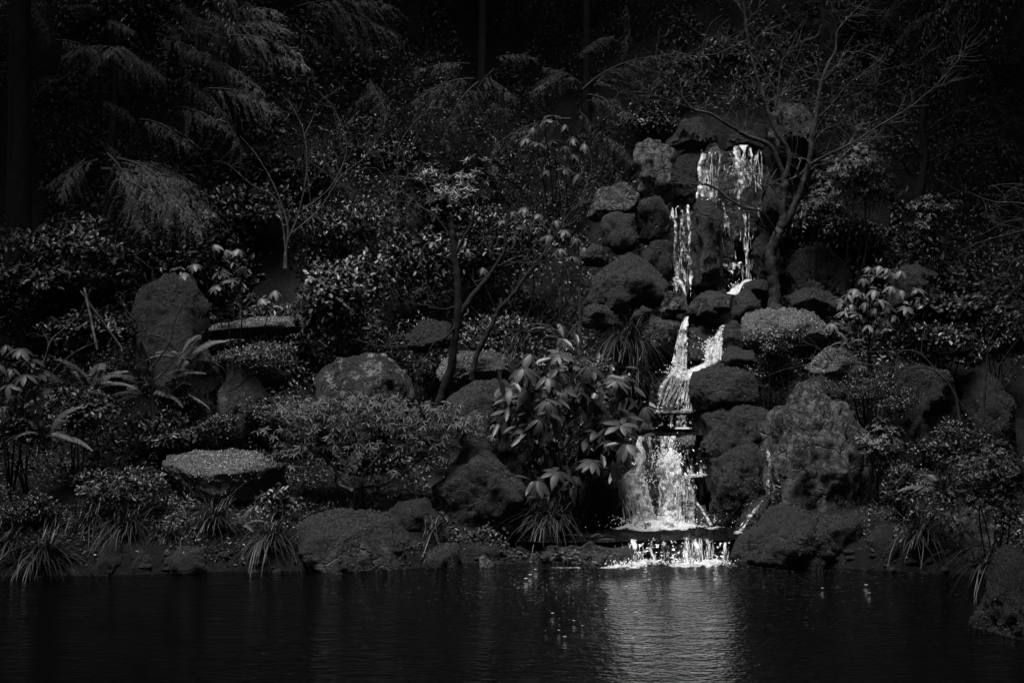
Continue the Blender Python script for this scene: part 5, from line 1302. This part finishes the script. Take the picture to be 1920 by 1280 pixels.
def conifer(label, px, y, rad, height, crown, seed, mat='needle', n=46, explicit=(), name='conifer_tree', blen=2.2):
    """crown: height of the lowest random bough above the foot; explicit: boughs seen in the photograph."""
    r = rng_(seed)
    x = (px - 960) / F_PX * y; base = np.array([x, y, float(ground_z(np.array([x]), np.array([y]))[0]) - .2])
    t = empty(name, base); tag(t, label, 'tree')
    mb = MB(); P = np.stack([x + .05 * np.sin(np.linspace(0, 3, 20) + seed), np.full(20, y), base[2] + np.linspace(0, height, 20)], -1)
    tube(mb, P, np.linspace(rad, rad * .15, 20) * np.concatenate([[1.35, 1.1], np.ones(18)]), 10)
    mb.build('trunk', M['bark_dark'], t, base)
    for k in range(n):
        h = crown + (height - crown - .3) * (k / n) ** .9
        f = (h - crown) / (height - crown); az = k * 2.4 + r.normal(0, .3)
        L = blen * (1.05 - f) ** .75 * r.uniform(.75, 1.15) + .25
        ax = np.array([math.cos(az), math.sin(az), r.uniform(-.25, .1)])
        o = obj('bough', BOUGH[mat + '_fine'][int(r.integers(0, 4))], t)
        o.matrix_local = basis(ax, np.array([0, 0, 1.]), np.array([0, 0, h + .2]), L)
    for e in explicit:
        A, B = at(e[0], e[1], e[4] if len(e) > 4 else y), at(e[2], e[3], (e[4] if len(e) > 4 else y) - r.uniform(-.1, .35))
        ax = B - A; L = np.linalg.norm(ax) * 1.15; ax = unit(ax) + np.array([0, 0, .2])
        o = obj('bough', BOUGH[mat + ('_fine' if L > .8 else '')][int(r.integers(0, 4))], t)
        o.matrix_local = basis(ax, np.array([r.normal(0, .2), -.45, 1.]), A - base, max(L, .35))
    return t

conifer('cedar with pale drooping boughs above the thin bare stems', 425, 21.0, .2, 15, 8.0, 801, 'needle_pale', 16, [
    (330, 0, 375, 58, 20.4), (345, 10, 400, 85, 20.3), (420, 55, 512, 48, 20.3), (425, 65, 530, 92, 20.2), (300, 50, 372, 60, 20.4), (295, 62, 368, 105, 20.3), (340, 145, 385, 185, 20.3), (395, 165, 492, 200, 20.2), (395, 180, 440, 252, 20.2),
    (410, 165, 480, 180, 20.3), (345, 200, 395, 230, 20.3), (430, 20, 500, 20, 20.5), (440, 80, 500, 120, 20.3), (350, 90, 420, 130, 20.4), (420, 120, 470, 160, 20.3), (505, 105, 560, 118, 20.3), (380, 20, 440, 60, 20.4), (380, -20, 470, 20, 20.4)], 'cedar_tree')
conifer('small cedar with layered pale boughs near the frame edge', 215, 19.4, .1, 3.1, 2.7, 802, 'needle_pale', 5, [
    (190, 318, 358, 385, 18.9), (200, 305, 332, 338, 19.0), (185, 300, 105, 335, 19.0), (225, 335, 300, 400, 18.8), (215, 300, 330, 365, 18.9), (195, 290, 262, 395, 18.8), (280, 352, 362, 415, 18.8), (160, 300, 120, 355, 18.9), (250, 330, 340, 345, 18.9), (235, 380, 270, 425, 18.8),
    (200, 270, 215, 285, 19.2), (240, 360, 325, 390, 18.8)], 'cedar_tree', .55)
conifer('tall trunk in deep shade at the frame edge', 42, 18.9, .155, 17, 5.0, 803, 'needle', 46, [(60, 10, 92, 62, 18.6), (120, 15, 165, 12, 18.6), (105, 75, 168, 100, 18.6), (195, 40, 238, 55, 18.6), (260, 225, 335, 262, 18.8), (190, 190, 240, 215, 18.9)], blen=2.6)
conifer('hemlock with drooping boughs behind the dense whorled bush', 905, 22.6, .07, 14, 3.6, 804, 'needle', 40, [
    (890, 150, 800, 183, 21.2), (900, 155, 838, 245, 21.0), (905, 148, 955, 178, 21.2), (925, 130, 880, 205, 21.1), (900, 190, 850, 215, 21.1), (880, 120, 800, 130, 21.3), (915, 190, 950, 215, 21.1), (870, 190, 835, 250, 21.0), (930, 110, 990, 105, 21.2)], 'hemlock_tree')
conifer('hemlock with sweeping boughs above the sloping pale-topped rock', 1095, 22.0, .06, 14, 3.8, 805, 'needle', 40, [
    (1095, 170, 1235, 102, 20.6), (1090, 158, 1035, 130, 20.7), (1100, 180, 1172, 215, 20.6), (1085, 210, 1130, 262, 20.5), (1070, 225, 950, 262, 20.5), (1110, 150, 1200, 130, 20.7), (1100, 190, 1150, 190, 20.6), (1060, 130, 1010, 165, 20.7), (1130, 255, 1175, 290, 20.4), (1120, 280, 1165, 330, 20.3), (1080, 110, 1130, 70, 20.8), (1180, 60, 1175, 100, 20.8), (1170, 10, 1180, 60, 20.8)], 'hemlock_tree')
conifer('dark conifer behind the thin bare stems', 640, 22.5, .15, 15, 4.5, 806, 'needle', 44, [(560, 12, 700, 8, 21.5), (600, 22, 720, 55, 21.4), (640, 60, 690, 95, 21.4), (690, 150, 720, 200, 21.3), (560, 60, 620, 100, 21.5), (700, 170, 660, 200, 21.4)])
conifer('conifer in shade above the middle of the slope', 775, 23.5, .16, 15, 3.8, 807, 'needle', 44)
conifer('dark conifer behind the crest of the falls', 1330, 23.5, .16, 14, 4.0, 808, 'needle', 44)
conifer('dark conifer beyond the rounded azalea', 1560, 22.5, .15, 14, 4.5, 809, 'needle', 44)
conifer('shadowed conifer behind the layered maple', 1800, 21.8, .16, 15, 4.0, 810, 'needle', 46, blen=2.5)
conifer('shadowed conifer deep in the corner of the slope', 1960, 19.5, .17, 15, 3.6, 811, 'needle', 46, blen=2.6)
conifer('dark conifer between the cedars', 250, 23.0, .16, 15, 4.0, 812, 'needle', 44)
conifer('dark conifer filling the corner behind the tall trunk', -60, 21.0, .17, 15, 4.0, 813, 'needle', 44, blen=2.6)

# ------------------------------------------------------------------ leaf masses nobody could count
def undergrowth():
    r = rng_(901); n = 170000
    y = 18.4 + 10 * r.random(n) ** 1.25; x = r.uniform(-.42, .42, n) * y
    p0 = np.stack([x, y, 0 * x], -1)
    lump = np.clip(fbm(p0 * 1.7, 3, 21) * .8 + .35, 0, 1.4)
    keep = (lump > .02) & (np.abs(x - 2.75) + np.where(y < 20.6, 0, 9) > .9)
    x, y, lump, p0 = x[keep], y[keep], lump[keep], p0[keep]; n = len(x)
    z = ground_z(x, y) + lump * .75 * r.random(n) ** .5
    pos = np.stack([x, y, z], -1)
    size = .05 + .045 * (fbm(p0 * .8, 2, 33) > 0) * r.random(n)
    mb = MB()
    leaves(mb, pos, unit(rand_dirs(r, n) + np.array([0, -.3, -.1])), unit(rand_dirs(r, n) * .5 + np.array([0, -.35, 1.])), size * r.uniform(.7, 1.3, n), size * .55, np.clip(r.random(n) * .6 + .2 + .3 * fbm(p0 * 2, 2, 8), 0, 1))
    kind(mb.build('undergrowth', M['leaf_dark'], smooth_shade=False), 'stuff', 'dim leafy undergrowth covering the hillside')
undergrowth()

def bank_cover():
    r = rng_(902); n = 120000
    x = r.uniform(-6, 5.2, n); y = r.uniform(13.6, 19, n)
    d = shore_d(x, y); p0 = np.stack([x, y, 0 * x], -1)
    m = fbm(p0 * 1.3, 3, 55)
    keep = (d > .02) & (m > -.12) & ~((np.abs(x - 1.6) < .75) & (y < 18))
    x, y, p0, m = x[keep], y[keep], p0[keep], m[keep]; n = len(x)
    pos = np.stack([x, y, ground_z(x, y) + np.clip(m + .12, 0, .5) * .16 * r.random(n)], -1)
    s = r.uniform(.014, .042, n); mb = MB()
    leaves(mb, pos, unit(rand_dirs(r, n) + np.array([0, 0, .2])), unit(rand_dirs(r, n) * .6 + np.array([0, -.2, 1.])), s, s * .6, r.random(n))
    kind(mb.build('ground_cover_leaves', M['leaf_dark'], smooth_shade=False), 'stuff', 'low leafy ground cover on the bank')
    n = 900; x = r.uniform(-5.6, 5, n); y = r.uniform(14.4, 18.5, n); ok = shore_d(x, y) > .05; x, y = x[ok], y[ok]; n = len(x)
    mb = MB(); s = r.uniform(.015, .04, n)
    leaves(mb, np.stack([x, y, ground_z(x, y) + .02], -1), unit(r.normal(size=(n, 3)) * np.array([1, 1, .2])), unit(rand_dirs(r, n) * .4 + np.array([0, 0, 1.])), s, s * .6, r.random(n))
    kind(mb.build('fallen_leaves', M['dead_leaf']), 'stuff', 'pale fallen leaves scattered on the bank')
bank_cover()

def bank_shrubs():
    """Leafy low growth between the rocks of the bank."""
    r = rng_(903); n = 90000
    y = r.uniform(14.3, 19.2, n); x = r.uniform(-.37, .37, n) * y
    p0 = np.stack([x, y, 0 * x], -1); lump = fbm(p0 * 1.5, 3, 91)
    px = x / y * F_PX + 960
    keep = (lump > -.05) & (shore_d(x, y) > .15) & ~((px > 950) & (px < 1440)) & ~((px > 570) & (px < 820) & (y < 16.1)) & (y > 14.4)
    x, y, lump = x[keep], y[keep], lump[keep]; n = len(x)
    pos = np.stack([x, y, ground_z(x, y) + np.clip(lump + .05, 0, .8) * np.where(shore_d(x, y) < .9, .3, .55) * r.random(n) ** .6], -1)
    s = np.where(fbm(pos * np.array([.9, .9, 0]), 2, 14) > 0, .03, .05) * r.uniform(.6, 1.3, n); mb = MB()
    leaves(mb, pos, unit(rand_dirs(r, n) + np.array([0, -.2, 0])), unit(rand_dirs(r, n) * .5 + np.array([0, -.35, 1.])), s, s * .5, r.random(n))
    kind(mb.build('bank_foliage', M['leaf_dark'], smooth_shade=False), 'stuff', 'low leafy growth filling the gaps between the bank rocks')
bank_shrubs()

OPEN = (-1.0, 13.3, 5.8, 6.0)                             # centre and half-widths of the light gap in the added overhead leaves
def shade_leaves():
    """Unseen leaves added to cut low and overhead sky light and darken the edges."""
    r = rng_(904); n = 16000
    a = r.uniform(-.15 * math.pi, 1.15 * math.pi, n); R_ = r.uniform(13, 17, n)
    x = np.cos(a) * R_ * 1.0; y = 7 - np.sin(a) * R_
    pos = np.stack([x, y, ground_z(x, y) + r.random(n) ** .8 * (11 + 3 * fbm(np.stack([a * 4, a * 0, a * 0], -1), 2, 4))], -1)
    m_ = 26000                                          # loose leaves added overhead as a shade roof, open above pond and falls
    cx = r.uniform(-17, 17, m_); cy = r.uniform(-8, 34, m_); cz = np.maximum(10.0, ground_z(cx, cy) + 4.5) + r.uniform(0, 4, m_)
    e = np.hypot((cx - OPEN[0]) / OPEN[2], (cy - OPEN[1]) / OPEN[3]) + .18 * fbm(np.stack([cx * .5, cy * .5, cx * 0], -1), 2, 12)
    e = np.where((cy > 18.5) & (r.random(m_) < .25), 0, e)       # the shade roof is thinner up the slope
    ok = (e > 1) | ((cx > 2.2) & (cy < 12.2))  # second term adds leaves that darken the near right bank
    pos = np.concatenate([pos, np.stack([cx, cy, cz], -1)[ok]]); n = len(pos)
    s = r.uniform(.45, .9, n); mb = MB()
    leaves(mb, pos, rand_dirs(r, n), rand_dirs(r, n), s, s * .6, r.random(n))
    kind(mb.build('unseen_shade_leaves', M['leaf_dark'], smooth_shade=False), 'stuff', 'unseen leaf mass added to shade the pond and slopes')
shade_leaves()

def shore_pebbles():
    """Small stones and bits of bark along the waterline."""
    r = rng_(905); mb = MB(); V, Fc = ico(2)
    k = 0
    while k < 260:
        x = r.uniform(-5.2, 4.6); y = float(np.interp(x, SH[:, 0], SH[:, 1])) + r.normal(.06, .10)
        if 0.0 < x < 2.4: continue
        s_ = r.uniform(.015, .06) * r.random() ** .4
        v = V * np.array([s_ * r.uniform(.8, 1.5), s_ * r.uniform(.7, 1.2), s_ * r.uniform(.4, .8)])
        v = v * (1 + .25 * fbm(V * 2.2 + k * 3.1, 2, 5))[:, None]
        mb.add(np.array([x, y, max(float(ground_z(np.array([x]), np.array([y]))[0]), -.02)]) + v, t=Fc); k += 1
    kind(mb.build('shore_pebbles', M['rock']), 'stuff', 'small wet stones along the waterline')
shore_pebbles()
